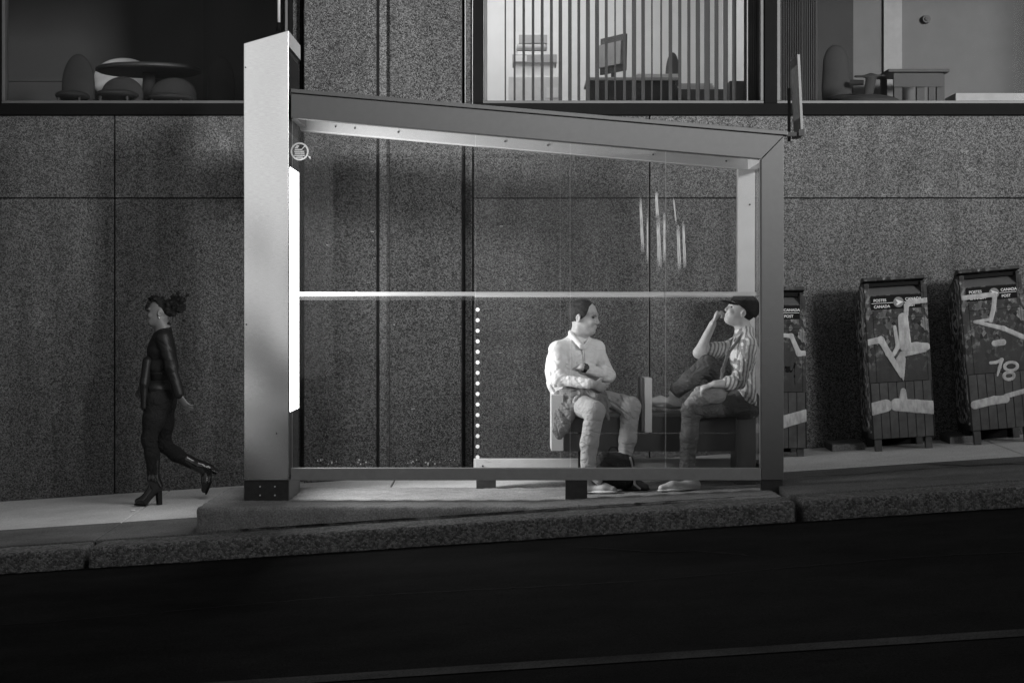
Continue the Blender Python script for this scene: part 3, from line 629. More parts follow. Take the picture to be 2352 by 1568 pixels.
# front frame
def beam(x0, x1, y0, y1, lo, hi, name, m, bev=0.004):
    return MB().prism([(x0, lo(x0)), (x1, lo(x1)), (x1, hi(x1)), (x0, hi(x0))], y0, y1).build(name, m, sh, bevel=bev)
MB().prism([(XL, zb(XL)), (XR0, zb(XR0)), (XR1, zt(XR1)), (XL, zt(XL))], 15.0, 15.12).build('front_beam', M['alu'], sh, bevel=0.004)
beam(XL - 0.0, XR1 + 0.03, 14.985, 15.1, lambda x: zt(x) + 0.006, lambda x: zt(x) + 0.036, 'roof_edge', M['alu'])
beam(XL, XR1, 15.1, 16.2, lambda x: zt(x) + 0.008, lambda x: zt(x) + 0.028, 'roof', M['alu_dark'])
MB().prism([(XR0 + 0.002, fz(1102)), (XR1, fz(1102)), (XR1, zt(XR1) - 0.004), (XR0 + 0.002, zb(XR0) - 0.004)], 15.0, 15.12).build('post', M['alu'], sh, bevel=0.004)
MB().box(XR0 + 0.008, XR1 - 0.006, 15.01, 15.11, fz(1132), fz(1103)).build('post_foot', M['alu_dark'], sh, bevel=0.003)
MB().box(XL, XR0, 15.0, 15.09, fz(1102.5), fz(1075)).build('bottom_rail', M['alu_rail'], sh, bevel=0.004)
MB().box(fx(1299), fx(1349), 15.005, 15.085, 0.02, fz(1103)).build('rail_foot', M['alu_dark'], sh, bevel=0.003)
# rear frame
M['alu_rear'] = M['alu_light']
beam(bx(689), bx(1735), YR, YR + 0.12, lambda x: zb(x) - 0.003, lambda x: zt(x), 'rear_beam', M['alu_light'])
beam(bx(1695), bx(1734), YR + 0.005, YR + 0.115, lambda x: 0.297, lambda x: zb(x) - 0.004, 'rear_post', M['alu_light'])
beam(bx(1088), bx(1735), YR - 0.02, YR + 0.1, lambda x: 0.205, lambda x: 0.296, 'rear_rail', M['alu_light'])
MB().box(bx(1094), bx(1139), YR, YR + 0.08, 0.0, 0.204).build('rear_foot', M['alu_dark'], sh)
MB().box(bx(1700), bx(1734), YR, YR + 0.08, 0.0, 0.204).build('rear_foot', M['alu_dark'], sh)
mb = MB()
for px in (771, 815, 915, 1160, 1258, 1500, 1668): mb.rod((bx(px), YR - 0.0005, zb(bx(px)) + 0.05), (bx(px), YR - 0.006, zb(bx(px)) + 0.05), 0.007)
mb.rod((bx(1109), YR - 0.0205, bz(1069)), (bx(1109), YR - 0.026, bz(1069)), 0.007).rod((bx(1722), YR - 0.0, bz(470)), (bx(1722), YR - 0.006, bz(470)), 0.007)
mb.build('screws', M['alu_dark'], sh)
MB().box(1.87, 1.99, 15.121, YR - 0.001, zb(1.87) - 0.002, zt(1.99)).build('side_beam', M['alu_light'], sh, bevel=0.004)
MB().box(1.90, 1.97, 15.1205, YR + 0.0, 0.205, 0.29).build('side_rail', M['alu'], sh, bevel=0.004)
MB().box(PX1 + 0.0005, PX1 + 0.05, 15.121, 15.80, zb(XL) - 0.002, zt(XL) - 0.01).build('side_beam', M['alu'], sh, bevel=0.004)
# panes
def pane(x0, x1, y, lo, hi, name='glass_pane', t=0.012):
    bm = MB(); bm.prism([(x0, lo(x0)), (x1, lo(x1)), (x1, hi(x1)), (x0, hi(x0))], y, y + t); me = bm.mesh('pane')
    me.materials.append(M['glass']); me.materials.append(M['glass_edge'])
    for p in me.polygons: p.material_index = 0 if abs(p.normal.y) > 0.5 else (1 if abs(p.normal.x) > 0.5 else 0)
    o = bpy.data.objects.new(name, me); COL.objects.link(o); me.transform(Matrix.Translation(-LOC[sh])); o.parent = sh; LOC[o] = LOC[sh]; return o
FXS = [XL + 0.002, fx(1092), fx(1310), fx(1530), XR0 - 0.002]
for a, b in zip(FXS, FXS[1:]): pane(a + 0.0025, b - 0.0025, 15.04, lambda x: fz(1075) + 0.002, lambda x: zb(x) - 0.004)
RXS = [bx(1088), bx(1287), bx(1490), bx(1694)]
for a, b in zip(RXS, RXS[1:]): pane(a + 0.0025, b - 0.0025, YR + 0.03, lambda x: 0.298, lambda x: zb(x) - 0.006)
bm = MB(); bm.box(1.925, 1.937, 15.125, YR - 0.005, 0.292, zb(1.93) - 0.006); bm.build('end_pane', M['glass'], sh)
# frosted band, dots, decals and painted reflections on the glass
def band_alpha(t):
    c = nd(t, 'ShaderNodeTexCoord'); s = nd(t, 'ShaderNodeSeparateXYZ'); t.links.new(c.outputs['Generated'], s.inputs[0])
    base = ramp(t, s.outputs[2], [(0.42, 0.03), (0.62, 0.60)])
    return base
M['band'] = film('frosted_band', 0.85, band_alpha, 0.45)
def strip(x0, x1, y, z0, z1, name, m): return MB().box(x0, x1, y, y + 0.0008, z0, z1).build(name, m, sh)
strip(XL + 0.01, XR0 - 0.01, 15.0535, fz(689), fz(670), 'frosted_band', M['band'])
strip(bx(1090), bx(1692), YR + 0.0285, fz(689), fz(670), 'frosted_band', M['band'])
mb = MB()
for k in range(15):
    c = J(1097, 711 + 24.15 * k, YR + 0.029); mb.rod(c, c - np.array([0, 0.001, 0]), 0.0155, n=20)
mb.build('safety_dots', film('white_dot_film', 0.95, 1.0, 0.15), sh)
M['decal'] = film('pale_decal_film', 0.8, 0.6, 0.5)
mb = MB(); cx, cz = fx(687), fz(347); n = 40
for r0, r1 in ((0.055, 0.067),):
    for i in range(n):
        a0, a1 = 2 * math.pi * i / n, 2 * math.pi * (i + 0.96) / n
        P = [(cx + r * math.cos(a), cz + r * math.sin(a)) for r, a in ((r0, a0), (r1, a0), (r1, a1), (r0, a1))]
        mb.prism(P, 15.0385, 15.0392)
for zz, x0, x1 in ((0.028, -0.036, -0.012), (0.014, -0.036, 0.020), (0.000, -0.040, 0.034), (-0.014, -0.036, 0.036), (-0.030, -0.040, 0.038), (-0.044, -0.026, 0.024)):
    mb.box(cx + x0, cx + x1, 15.0385, 15.0392, cz + zz - 0.004, cz + zz + 0.004)
mb.prism([(cx + 0.008, cz + 0.012), (cx + 0.014, cz + 0.010), (cx + 0.044, cz + 0.040), (cx + 0.038, cz + 0.044)], 15.0375, 15.0382)
mb.prism([(cx - 0.030, cz + 0.030), (cx - 0.022, cz + 0.046), (cx - 0.004, cz + 0.044), (cx - 0.006, cz + 0.034)], 15.0375, 15.0382)
mb.prism([(cx + 0.058, cz - 0.03), (cx + 0.082, cz - 0.04), (cx + 0.08, cz - 0.062), (cx + 0.07, cz - 0.044)], 15.0375, 15.0382)
mb.build('notice_decal', M['decal'], sh)
def reflection_alpha(t):
    c = nd(t, 'ShaderNodeTexCoord'); s = nd(t, 'ShaderNodeSeparateXYZ'); t.links.new(c.outputs['Generated'], s.inputs[0])
    f = ramp(t, s.outputs[2], [(0.0, 0.0), (0.25, 0.5), (0.75, 0.6), (1.0, 0.05)])
    return mul(t, f, ramp(t, noise(t, coords(t, (60, 60, 4)), 3, 3), [(0.3, 0.3), (0.65, 1.0)]))
M['glass_reflection'] = film('painted_reflection', 1.0, reflection_alpha, 0.5)  # pale film that paints reflected lights onto the glass
smb = []
for (x0, y0, x1, y1, wd) in ((315, 395, 345, 1080, 40), (398, 600, 402, 1210, 20), (505, 320, 520, 660, 40), (525, 640, 548, 1260, 52), (600, 580, 604, 1190, 30), (712, 400, 745, 720, 20), (765, 720, 785, 1300, 46), (828, 680, 850, 1270, 38)):
    d = lambda cx, cy: (fx(0.9408 * (1500 + cx / 4.9)), fz(0.9408 * (400 + cy / 4.9)))
    (ax, az), (bx_, bz_) = d(x0, y0), d(x1, y1); h = wd / 4.9 * 0.9408 / 310 / 2
    MB().prism([(ax - h * 0.7, az), (ax + h * 0.7, az), (bx_ + h, bz_), (bx_ - h, bz_)], 15.0385, 15.0392).build('reflection_streak', M['glass_reflection'], sh)
# scratches low on the glass
for k in range(44):
    px = random.choice([random.uniform(735, 845), random.uniform(940, 1045), random.uniform(1112, 1150), random.uniform(700, 1080)]); py = random.uniform(1054, 1066) if k < 34 else random.uniform(430, 1050)
    l = random.uniform(1, 3.5) if k < 34 else random.uniform(2, 9); hh = random.uniform(1.5, 4.5) if k < 34 else 0.8
    MB().box(fx(px), fx(px + l), 15.0388, 15.0394, fz(py + hh), fz(py)).build('scratch', M['decal'], sh)
# mast on top of the pillar
mst = thing('antenna_mast', 'thin white mast standing on top of the steel pillar', 'mast', (fx(641), 15.3, fz(72)))
MB().rod((wx(638.5, 15.3), 15.3, wz(72, 15.3)), (wx(640.5, 15.3), 15.3, wz(52, 15.3)), 0.016, 0.013).build('mast_base', M['rubber'], mst, smooth=True)
MB().rod((wx(640.5, 15.3), 15.3, wz(52, 15.3)), (wx(640.5, 15.3), 15.3, wz(-60, 15.3)), 0.0115).build('pole', M['white_paint'], mst, smooth=True)
M['dark_print'] = mat('dark_print', 0.10, 0.5)
# bus stop sign on the roof corner
sg = thing('bus_stop_sign', 'pale bus stop panel seen almost edge-on above the right roof corner', 'sign', (2.12, 15.2, fz(312)))
def sgp(t_, v, d):                                    # t_: 0 near..1 far, v: 0 bottom..1 top, d: thickness
    return (2.139 - 0.026 * v + d, 15.0 + 0.376 * t_, fz(297) + (fz(125) - fz(297)) * v)
def sgquad(v0, v1, d0, d1): return [sgp(t_, v, d) for d in (d0, d1) for t_, v in ((0, v0), (1, v0), (1, v1), (0, v1))]
Q6 = [(0,1,2,3),(7,6,5,4),(0,4,5,1),(1,5,6,2),(2,6,7,3),(3,7,4,0)]
MB().hull(sgquad(0, 1, 0, 0.02), Q6).build('panel', mat('sign_panel_paint', 0.20, 0.5), sg, bevel=0.002)
MB().hull([sgp(t_, v, d) for d in (-0.002, -0.0005) for t_, v in ((0.06, 0.16), (0.94, 0.16), (0.94, 0.86), (0.06, 0.86))], Q6).build('timetable_sheet', mat('printed_sheet', 0.5, 0.5, var=0.45, vs=22), sg)
MB().hull([sgp(t_, v, d) for d in (-0.002, -0.0005) for t_, v in ((0.04, 0.02), (0.96, 0.02), (0.96, 0.14), (0.04, 0.14))], Q6).build('header_band', M['dark_print'], sg)
MB().hull([sgp(t_, v, d) for d in (-0.002, -0.0005) for t_, v in ((0.04, 0.88), (0.96, 0.88), (0.96, 0.98), (0.04, 0.98))], Q6).build('header_band', M['dark_print'], sg)
MB().box(2.095, 2.117, 15.376, 15.40, fz(315), fz(190)).build('back_bar', M['alu_dark'], sg)
MB().box(XR1 - 0.05, 2.15, 15.02, 15.07, fz(312), fz(303)).prism([(15.0, fz(297)), (15.376, fz(302)), (15.376, fz(310)), (15.0, fz(312))], 2.125, 2.165, 'x').build('bracket', M['alu_dark'], sg)
# ------------------------------------------------------------------ bench
Yb = 15.56
bn = thing('bench', 'dark boxed bench with pale metal ends inside the bus shelter', 'bench', (1.1, 15.8, 0.12))
def hx(px): return (px - 1176) * Yb / FPX
def hz(py): return EYE + (719 - py) * Yb / FPX
M['bench_dark'] = mat('dark_bench_board', 0.055, 0.5, 0, 0.2, 12, 0.1)
MB().box(hx(1296), hx(1690), Yb - 0.01, 16.0, hz(956), hz(948)).build('seat', mat('bench_seat_board', 0.10, 0.5), bn, bevel=0.004)
MB().box(hx(1296), hx(1690), Yb + 0.005, Yb + 0.03, hz(993), hz(957)).build('apron_board', M['bench_dark'], bn, bevel=0.003)
MB().box(hx(1296), hx(1690), Yb + 0.005, Yb + 0.03, hz(1036), hz(996)).build('apron_board', M['bench_dark'], bn, bevel=0.003)
MB().box(hx(1266), hx(1294), Yb - 0.005, 16.0, hz(1035), hz(906)).build('end_panel', M['alu_light'], bn, bevel=0.004)
MB().box(hx(1692), hx(1736), Yb - 0.012, 16.0, 0.1, hz(951)).build('end_panel', M['alu'], bn, bevel=0.004)
MB().box(hx(1473), hx(1480), Yb - 0.025, 15.98, hz(990), hz(868)).build('divider', M['alu'], bn, bevel=0.002)
MB().box(hx(1480.5), hx(1497), Yb - 0.03, 15.98, hz(992), hz(868)).build('divider', M['alu_light'], bn, bevel=0.003)
MB().box(hx(1330), hx(1345), Yb + 0.2, Yb + 0.26, 0.05, hz(956)).build('leg', M['alu_dark'], bn)
# ------------------------------------------------------------------ mail boxes
def stickers(name, base):
    m, t, b = newmat(name); co = coords(t)
    v = nd(t, 'ShaderNodeTexVoronoi'); v.inputs['Scale'].default_value = 34; t.links.new(coords(t, (1, 1, 0.8)), v.inputs['Vector'])
    sp = nd(t, 'ShaderNodeSeparateColor'); t.links.new(v.outputs['Color'], sp.inputs[0])
    st = ramp(t, sp.outputs[0], [(0.0, base * 0.2), (0.4, base * 1.0), (0.7, base * 3.0), (1.0, base * 6.0)])
    z = nd(t, 'ShaderNodeSeparateXYZ'); t.links.new(co, z.inputs[0])
    mask = mul(t, ramp(t, noise(t, co, 6.0, 4, 0.7), [(0.46, 0.0), (0.56, 1.0)]), ramp(t, z.outputs[2], [(0.0, 0.0), (0.55, 0.05), (0.8, 1.0)]))
    mx = nd(t, 'ShaderNodeMix', data_type='RGBA'); t.links.new(mask, mx.inputs[0])
    n = ramp(t, noise(t, coords(t, (1, 1, 0.3)), 14, 6, 0.7), [(0.3, base * 0.75), (0.7, base * 1.25)])
    t.links.new(n, mx.inputs[6]); t.links.new(st, mx.inputs[7]); t.links.new(mx.outputs[2], b.inputs['Base Color'])
    b.inputs['Roughness'].default_value = 0.6; b.inputs['Specular IOR Level'].default_value = 0.15; return m
M['mail'] = stickers('stickered_dark_paint', 0.035)
M['mail_side'] = aggregate('torn_sticker_side', 0.05, 0.14, 0.5, scale=26, bs=0.1)
M['mail_rib'] = mat('ribbed_dark_paint', 0.06, 0.7, 0, 0.35, 9, spec=0.15)
M['mail_black'] = mat('black_label_plate', 0.006, 0.7, spec=0.1)
M['letter'] = mat('white_lettering', 0.55, 0.5, var=0.1)
M['spray'] = mat('white_spray_paint', 0.33, 0.8, 0, 0.45, 26, stretch=(1, 1, 0.4), spec=0.15)
M['emblem'] = mat('grey_emblem', 0.13, 0.5)
MW, MD, MH = 0.523, 0.54, 1.353
def mailbox(px, py, tilt, label, strokes, k5, extra=None):
    Y = 16.95; base = J(px, py, Y)
    t = thing('mailbox', label, 'mailbox', base, 'mailboxes along the wall', (0, -tilt, 0))
    L = dict(parent=t, local=True); hw = MW / 2
    b = MB(); zc = MH - 0.150; zr = MH - 0.028
    b.prism([(0, 0), (MD, 0), (MD, 1.16), (0.145, zr - 0.02), (0.145, zc), (0, zc)], -hw, hw, 'x')
    b.prism([(0, zr), (0.145, zr - 0.0195), (MD * 0.55, MH - 0.11), (0.13, MH), (0, MH)], -hw, hw, 'x')
    b.box(-hw, -hw + 0.042, 0, 0.1449, zc + 0.0004, zr - 0.0204); b.box(hw - 0.047, hw, 0, 0.1449, zc + 0.0004, zr - 0.0204)
    b.build('body', M['mail'], t, bevel=0.004, local=True)
    MB().prism([(0.006, zc + 0.0006), (0.012, zc + 0.0006), (0.10, zr - 0.05), (0.094, zr - 0.05)], -hw + 0.044, hw - 0.049, 'x').build('flap', mat('worn_metal_flap', 0.12, 0.45, 0.3), t, local=True)
    MB().box(-hw + 0.043, hw - 0.048, 0.03, 0.04, zr - 0.05, zr - 0.021).build('hopper_hood', M['mail_black'], t, local=True)
    for s, nm in ((-1, 'side_panel'),):
        MB().prism([(0.03, 0.05), (MD - 0.03, 0.05), (MD - 0.03, 1.14), (0.16, 1.28), (0.03, 1.28)], s * hw, s * (hw + 0.003), 'x').build(nm, M['mail_side'], t, local=True)
    # label plate, lettering and winged emblem
    MB().box(-hw + 0.048, hw - 0.05, -0.003, -0.0003, MH - 0.272, MH - 0.156).build('label_plate', M['mail_black'], t, local=True)
    def tx(s_, u, v): text_mesh(s_, 0.032, (u - hw, -0.0045, MH - v), M['letter'], t, sx=1.0, depth=0.0008, bold=0.0006)
    tx('POSTES', 0.072, 0.205); tx('CANADA', 0.072, 0.257); tx('CANADA', 0.338, 0.205); tx('POST', 0.342, 0.257)
    MB().box(-hw + 0.055, -hw + 0.236, -0.0045, -0.0032, MH - 0.220, MH - 0.216).box(-hw + 0.326, hw - 0.054, -0.0045, -0.0032, MH - 0.220, MH - 0.216).build('divider_line', M['letter'], t, local=True)
    ec = (-hw + 0.281, -0.004, MH - 0.216)
    MB().rod((ec[0], -0.0032, ec[2]), (ec[0], -0.006, ec[2]), 0.043, n=32).build('emblem', M['emblem'], t, local=True)
    def wing(cx, cz, s_, f, sqx=1.0): return [(cx + a * s_ * sqx, cz + b_ * s_) for a, b_ in f]
    W_ = [(-0.62, 0.62), (0.92, 0.0), (-0.30, -0.62), (-0.55, -0.45), (-0.15, -0.16)]
    MB().prism(wing(ec[0], ec[2], 0.041, W_), -0.0075, -0.0062).build('emblem_wing', M['letter'], t, local=True)
    # emblem on the side
    mb = MB(); n = 36
    for i in range(n):
        a0, a1 = 2 * math.pi * i / n, 2 * math.pi * (i + 0.97) / n
        mb.prism([(0.27 + r * 1.25 * math.cos(a), 0.90 + r * math.sin(a)) for r, a in ((0.083, a0), (0.090, a0), (0.090, a1), (0.083, a1))], -hw - 0.007, -hw - 0.0035, 'x')
    mb.prism([(0.27 + 1.3 * a * 0.07, 0.90 + b_ * 0.07) for a, b_ in W_], -hw - 0.007, -hw - 0.0035, 'x')
    mb.build('side_emblem', M['letter'], t, local=True)
    # door seams and ribs
    zd = MH - 0.878
    mb = MB(); mb.box(-hw + 0.060, -hw + 0.0625, -0.0022, -0.0002, zd, MH - 0.277); mb.box(hw - 0.0325, hw - 0.030, -0.0022, -0.0002, zd, MH - 0.10)
    mb.box(-hw + 0.06, hw - 0.031, -0.003, -0.0023, MH - 0.3525, MH - 0.3485); mb.box(-hw + 0.01, hw - 0.031, -0.003, -0.0023, zd - 0.004, zd)
    mb.build('door_seam', M['mail_black'], t, local=True)
    mb = MB()
    for i in range(7): mb.box(-hw + 0.008 + 0.0725 * i, -hw + 0.008 + 0.0725 * i + 0.0675, -0.007, -0.0003, 0.004, zd - 0.006)
    mb.build('ribbed_panel', M['mail_rib'], t, bevel=0.002, local=True)
    MB().box(-hw + 0.004, hw - 0.004, -0.0015, -0.0001, 0.002, zd - 0.005).build('rib_backing', M['mail_black'], t, local=True)
    gl = 0.13
    for u in (-hw + 0.05, hw - 0.05):
        for yy in (0.06, MD - 0.08): MB().box(u - 0.028, u + 0.028, yy - 0.03, yy + 0.03, -gl, -0.0005).build('foot', M['mail_rib'], t, bevel=0.003, local=True)
    MB().box(-hw + 0.03, hw - 0.03, MD - 0.05, MD - 0.04, -0.2, -0.001).build('skirt', M['mail_black'], t, local=True)
    # spray painted strokes, given in pixels of a close crop
    tlx, tly, sk = k5
    def cv(cx, cy): return np.array([(cx - tlx - sk * (cy - tly)) * 0.001203 - hw, -0.0048, MH - (cy - tly + 0.046 * (cx - tlx)) * 0.001203])
    for k, st in enumerate(strokes):
        s = SDF(0.0042)
        pts = [cv(p[0], p[1]) + V3(0, -0.0004 * k, 0) for p in st]; rs = [p[2] * 0.001203 / 2 * (1.05 if p[2] > 26 else 1.0) for p in st]
        for p in pts: p[0] = min(max(p[0], -hw + 0.005), hw - 0.005)
        for i in range(len(pts) - 1): s.cap(pts[i], pts[i + 1], rs[i], rs[i + 1], 0.002, sq=((0, 1, 0), 0.16))
        s.post.append(lambda X, Y_, Z, F: np.maximum(F, np.abs(X) - hw + 0.002))
        s.build('graffiti', M['spray'], t, local=True)
    if extra: extra(t, cv)
    return t
def scribble(t, cv):
    s = SDF(0.003)
    for pts in ([(188, 840), (196, 815), (206, 822), (200, 846), (210, 850), (214, 818)], [(214, 850), (222, 818), (230, 850), (240, 846), (262, 790), (258, 880), (262, 940)]):
        P = [cv(*p) for p in pts]; s.path(P, [0.004] * len(P), 0.004, sq=((0, 1, 0), 0.3))
    s.build('scribble', M['mail_black'], t, local=True)
mailbox(1782, 1030, 0.01, 'upright dark mailbox half hidden behind the shelter post', [
    [(150, 600, 34), (235, 600, 34), (288, 722, 40), (338, 718, 40)], [(-60, 1270, 60), (180, 1200, 84), (335, 1150, 84)]], (-100, 275, 0.01), scribble)
mailbox(2077, 1005, 0.06, 'dark leaning mailbox with a large white arrow-like graffiti stroke', [
    [(1165, 378, 36), (1040, 392, 36), (1026, 412, 34), (1022, 480, 36)], [(1002, 500, 70), (1020, 690, 84)], [(1020, 705, 64), (1100, 700, 62), (1168, 700, 52)],
    [(1160, 728, 24), (1000, 752, 40), (985, 790, 62)], [(992, 790, 66), (1010, 935, 14)], [(735, 668, 44), (850, 648, 46), (905, 745, 44), (998, 900, 34)],
    [(945, 560, 26), (968, 700, 30), (940, 750, 30)], [(1010, 1005, 40), (1010, 1075, 62)], [(780, 1130, 86), (890, 1105, 86)], [(965, 1100, 88), (1100, 1112, 88), (1215, 1122, 92)]], (725, 220, 0.071))
def flagst(t, cv): pass
mailbox(2304, 984, 0.085, 'dark mailbox at the right edge with white numerals sprayed on its door', [
    [(1405, 370, 34), (1640, 352, 36), (1632, 450, 34), (1612, 532, 34)], [(1500, 538, 24), (1610, 525, 24)], [(1505, 538, 26), (1700, 590, 34), (1880, 665, 36)],
    [(1640, 692, 44), (1698, 686, 46)], [(1612, 826, 24), (1650, 824, 22), (1692, 806, 24), (1676, 860, 24), (1662, 915, 22)],
    [(1755 + 46 * math.cos(q), 855 + 29 * math.sin(q), 20) for q in [k_ * math.pi / 7 for k_ in range(15)]], [(1741 + 36 * math.cos(q), 920 + 25 * math.sin(q), 18) for q in [k_ * math.pi / 7 for k_ in range(15)]], [(1816, 935, 16), (1820, 965, 12)],
    [(1505, 1112, 58), (1640, 1085, 56), (1720, 1080, 54)], [(1720, 1060, 34), (1900, 1018, 36)]], (1385, 175, 0.092))
# low concrete ledge between the boxes at the wall foot
mb = MB()
for a, b in ((2.72, 3.0), (3.72, 3.98)):
    mb.hull([(x, y, gz(x, y) - 0.1) for x, y in ((a, 17.2), (b, 17.2), (b, 17.59), (a, 17.59))] + [(x, y, gz(x, y) + 0.06) for x, y in ((a, 17.2), (b, 17.2), (b, 17.59), (a, 17.59))], [(0,3,2,1),(4,5,6,7),(0,1,5,4),(1,2,6,5),(2,3,7,6),(3,0,4,7)])
tag(mb.build('wall_ledge', M['walk_old_shade'], bevel=0.01), 'low worn concrete ledge at the foot of the wall between mailboxes', 'ledge', kind='structure')
# ------------------------------------------------------------------ people
def V3(*a): return np.array(a, float)
def unit(v): v = np.asarray(v, float); return v / np.linalg.norm(v)
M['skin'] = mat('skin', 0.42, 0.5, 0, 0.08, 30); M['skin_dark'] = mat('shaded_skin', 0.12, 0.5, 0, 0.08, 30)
M['hair'] = mat('dark_hair', 0.009, 0.75, 0, 0.5, 60, 0.6, 140, 0.004, spec=0.2); M['eye'] = mat('dark_eye', 0.03, 0.2); M['lip'] = mat('lip', 0.2, 0.5)
def head(S_, c, f, u, k=1.0):
    f = unit(f); u = unit(np.asarray(u) - f * (np.asarray(u) @ f)); s = np.cross(f, u)
    P = lambda a, b, d=0.0: c + k * (a * f + b * u + d * s)
    ax = (f, s, u)
    S_.ell(P(-0.012, 0.028), k * V3(0.100, 0.076, 0.094), ax, 0.03)
    S_.ell(P(0.022, -0.035), k * V3(0.066, 0.060, 0.088), ax, 0.03)
    S_.ell(P(0.060, -0.092), k * V3(0.026, 0.030, 0.022), ax, 0.025)                     # chin
    S_.cap(P(-0.02, -0.075, 0.045), P(0.045, -0.095, 0.02), 0.02 * k, 0.018 * k, 0.03)    # jaw
    S_.cap(P(-0.02, -0.075, -0.045), P(0.045, -0.095, -0.02), 0.02 * k, 0.018 * k, 0.03)
    S_.cap(P(0.080, 0.022, -0.032), P(0.080, 0.022, 0.032), 0.013 * k, None, 0.02)        # brow
    S_.cap(P(0.088, 0.010), P(0.102, -0.030), 0.008 * k, 0.011 * k, 0.012)                # nose
    for d in (-0.012, 0.012): S_.ell(P(0.096, -0.034, d), k * V3(0.010, 0.008, 0.007), ax, 0.008)
    for d in (-0.031, 0.031):
        S_.ell(P(0.086, 0.004, d), k * V3(0.016, 0.017, 0.011), ax, 0.014, 'd')           # eye socket
        S_.ell(P(0.068, -0.030, d * 1.2), k * V3(0.020, 0.018, 0.018), ax, 0.02)          # cheek
    S_.cap(P(0.084, -0.058, -0.016), P(0.084, -0.058, 0.016), 0.008 * k, None, 0.008)     # lips
    S_.cap(P(0.081, -0.068, -0.013), P(0.081, -0.068, 0.013), 0.008 * k, None, 0.008)
    for d in (-1, 1):                                                                     # ears
        e = P(-0.018, -0.008, d * 0.077); ea = (unit(f * 0.9 + s * d * 0.35), unit(s - f * d * 0.35), u)
        S_.ell(e, k * V3(0.020, 0.008, 0.032), ea, 0.008); S_.ell(e + s * d * 0.006, k * V3(0.010, 0.006, 0.018), ea, 0.005, 'd')
    return P, ax
def eyes(P, ax, k, parent):
    s = SDF(0.0025)
    for d in (-0.031, 0.031):
        s.ell(P(0.0765, 0.004, d), k * V3(0.009, 0.012, 0.006), ax, 0.002)
        s.cap(P(0.089, 0.023, d * 0.5), P(0.082, 0.024, d * 1.5), 0.0035, 0.0025, 0.003)
    s.build('eyes', M['eye'], parent)
def hand(S_, w_, d, n, th, curl=0.6, k=1.0, spread=0.16):
    """wrist, finger direction, palm normal (palm side), thumb side; curl 0 flat .. 1.5 fist"""
    d = unit(d); n = unit(np.asarray(n) - d * (np.asarray(n) @ d)); t = np.cross(d, n)
    if t @ np.asarray(th) < 0: t = -t
    w_ = np.asarray(w_, float)
    S_.cap(w_ + d * 0.015 * k, w_ + d * 0.078 * k, 0.031 * k, 0.040 * k, 0.02, sq=(n, 0.38))
    L = (0.043, 0.047, 0.044, 0.034)
    for i in range(4):
        o = (0.030 - 0.020 * i) * k; p = w_ + d * 0.086 * k + t * o; dd = unit(d + t * spread * (1.5 - i) * 0.35); ang = 0
        for j, (l, r) in enumerate(((L[i], 0.0095), (L[i] * 0.62, 0.0086), (L[i] * 0.5, 0.0078))):
            ang += curl * (0.75, 1.0, 0.75)[j] * (1 + 0.08 * i); q = p + (dd * math.cos(ang) + n * math.sin(ang)) * l * k
            S_.cap(p, q, r * k, r * 0.92 * k, 0.004); p = q
    p = w_ + d * 0.03 * k + t * 0.026 * k; a1 = p + (d * 0.55 + t * 0.65 + n * 0.35) * 0.042 * k; a2 = a1 + (d * 0.85 + t * 0.15 + n * 0.45) * 0.034 * k
    S_.cap(p, a1, 0.0145 * k, 0.0115 * k, 0.012); S_.cap(a1, a2, 0.0112 * k, 0.009 * k, 0.004)
def shoe(name, heel, toe, ankle, m, parent, sole=None, r=0.040, floor_n=(0, 0, -1)):
    s = SDF(0.006); heel = np.asarray(heel, float); toe = np.asarray(toe, float); up = -unit(floor_n); d = unit(toe - heel)
    mid = heel + (toe - heel) * 0.62
    s.cap(heel + up * 0.032, mid + up * 0.030, r * 0.86, r * 1.02, 0.03).cap(mid + up * 0.03, toe - d * 0.03 + up * 0.024, r * 1.02, r * 0.72, 0.03)
    s.cap(heel + up * 0.04 + d * 0.02, np.asarray(ankle, float), r * 0.95, r * 0.85, 0.04)
    s.cut(heel + up * 0.004, -up)
    o = s.build(name, m, parent)
    if sole is not None:
        s = SDF(0.005); sd = np.cross(up, d)
        s.cap(heel + up * 0.010, mid + up * 0.010, r * 0.95, r * 1.10, 0.02, sq=(up, 0.25)).cap(mid + up * 0.010, toe - d * 0.026 + up * 0.010, r * 1.10, r * 0.85, 0.02, sq=(up, 0.25))
        link('sole', s.mesh('m'), sole, o)
    return o
# ---- seated man in white shirt
OFF = 0.05
RS, LS = J(1281, 803, 15.67), J(1370, 800, 15.86)
RE, RW = J(1284, 872, 15.56), J(1362, 882, 15.45); LE, LW = J(1397, 862, 15.66), J(1338, 843, 15.575)
NB = J(1328, 778, 15.77); HC = J(1342, 729, 15.735); CH = J(1326, 825, 15.77); MID = J(1318, 868, 15.78); WA = J(1314, 905, 15.80)
RH, LH = J(1302, 918, 15.74), J(1344, 915, 15.86); RK, LK = J(1366, 944, 15.32), J(1448, 934, 15.50)
RA, LA = J(1350, 1082, 15.32), J(1436, 1080, 15.50)
fwd = unit((0.5, -0.87, 0)); sidev = unit(LS - RS)
s = SDF(0.0055)
P1, AX1 = head(s, HC, (0.93, -0.36, -0.06), (0.05, 0, 1), 1.12)
s.cap(P1(-0.03, -0.07), NB, 0.058, 0.060, 0.03)
s.path([NB, CH, MID, WA], [0.07, 0.12, 0.125, 0.12], 0.05)
s.cap(RS, LS, 0.05, None, 0.05); s.path([RS, RE, RW], [0.05, 0.042, 0.029], 0.02); s.path([LS, LE, LW], [0.05, 0.042, 0.029], 0.02)
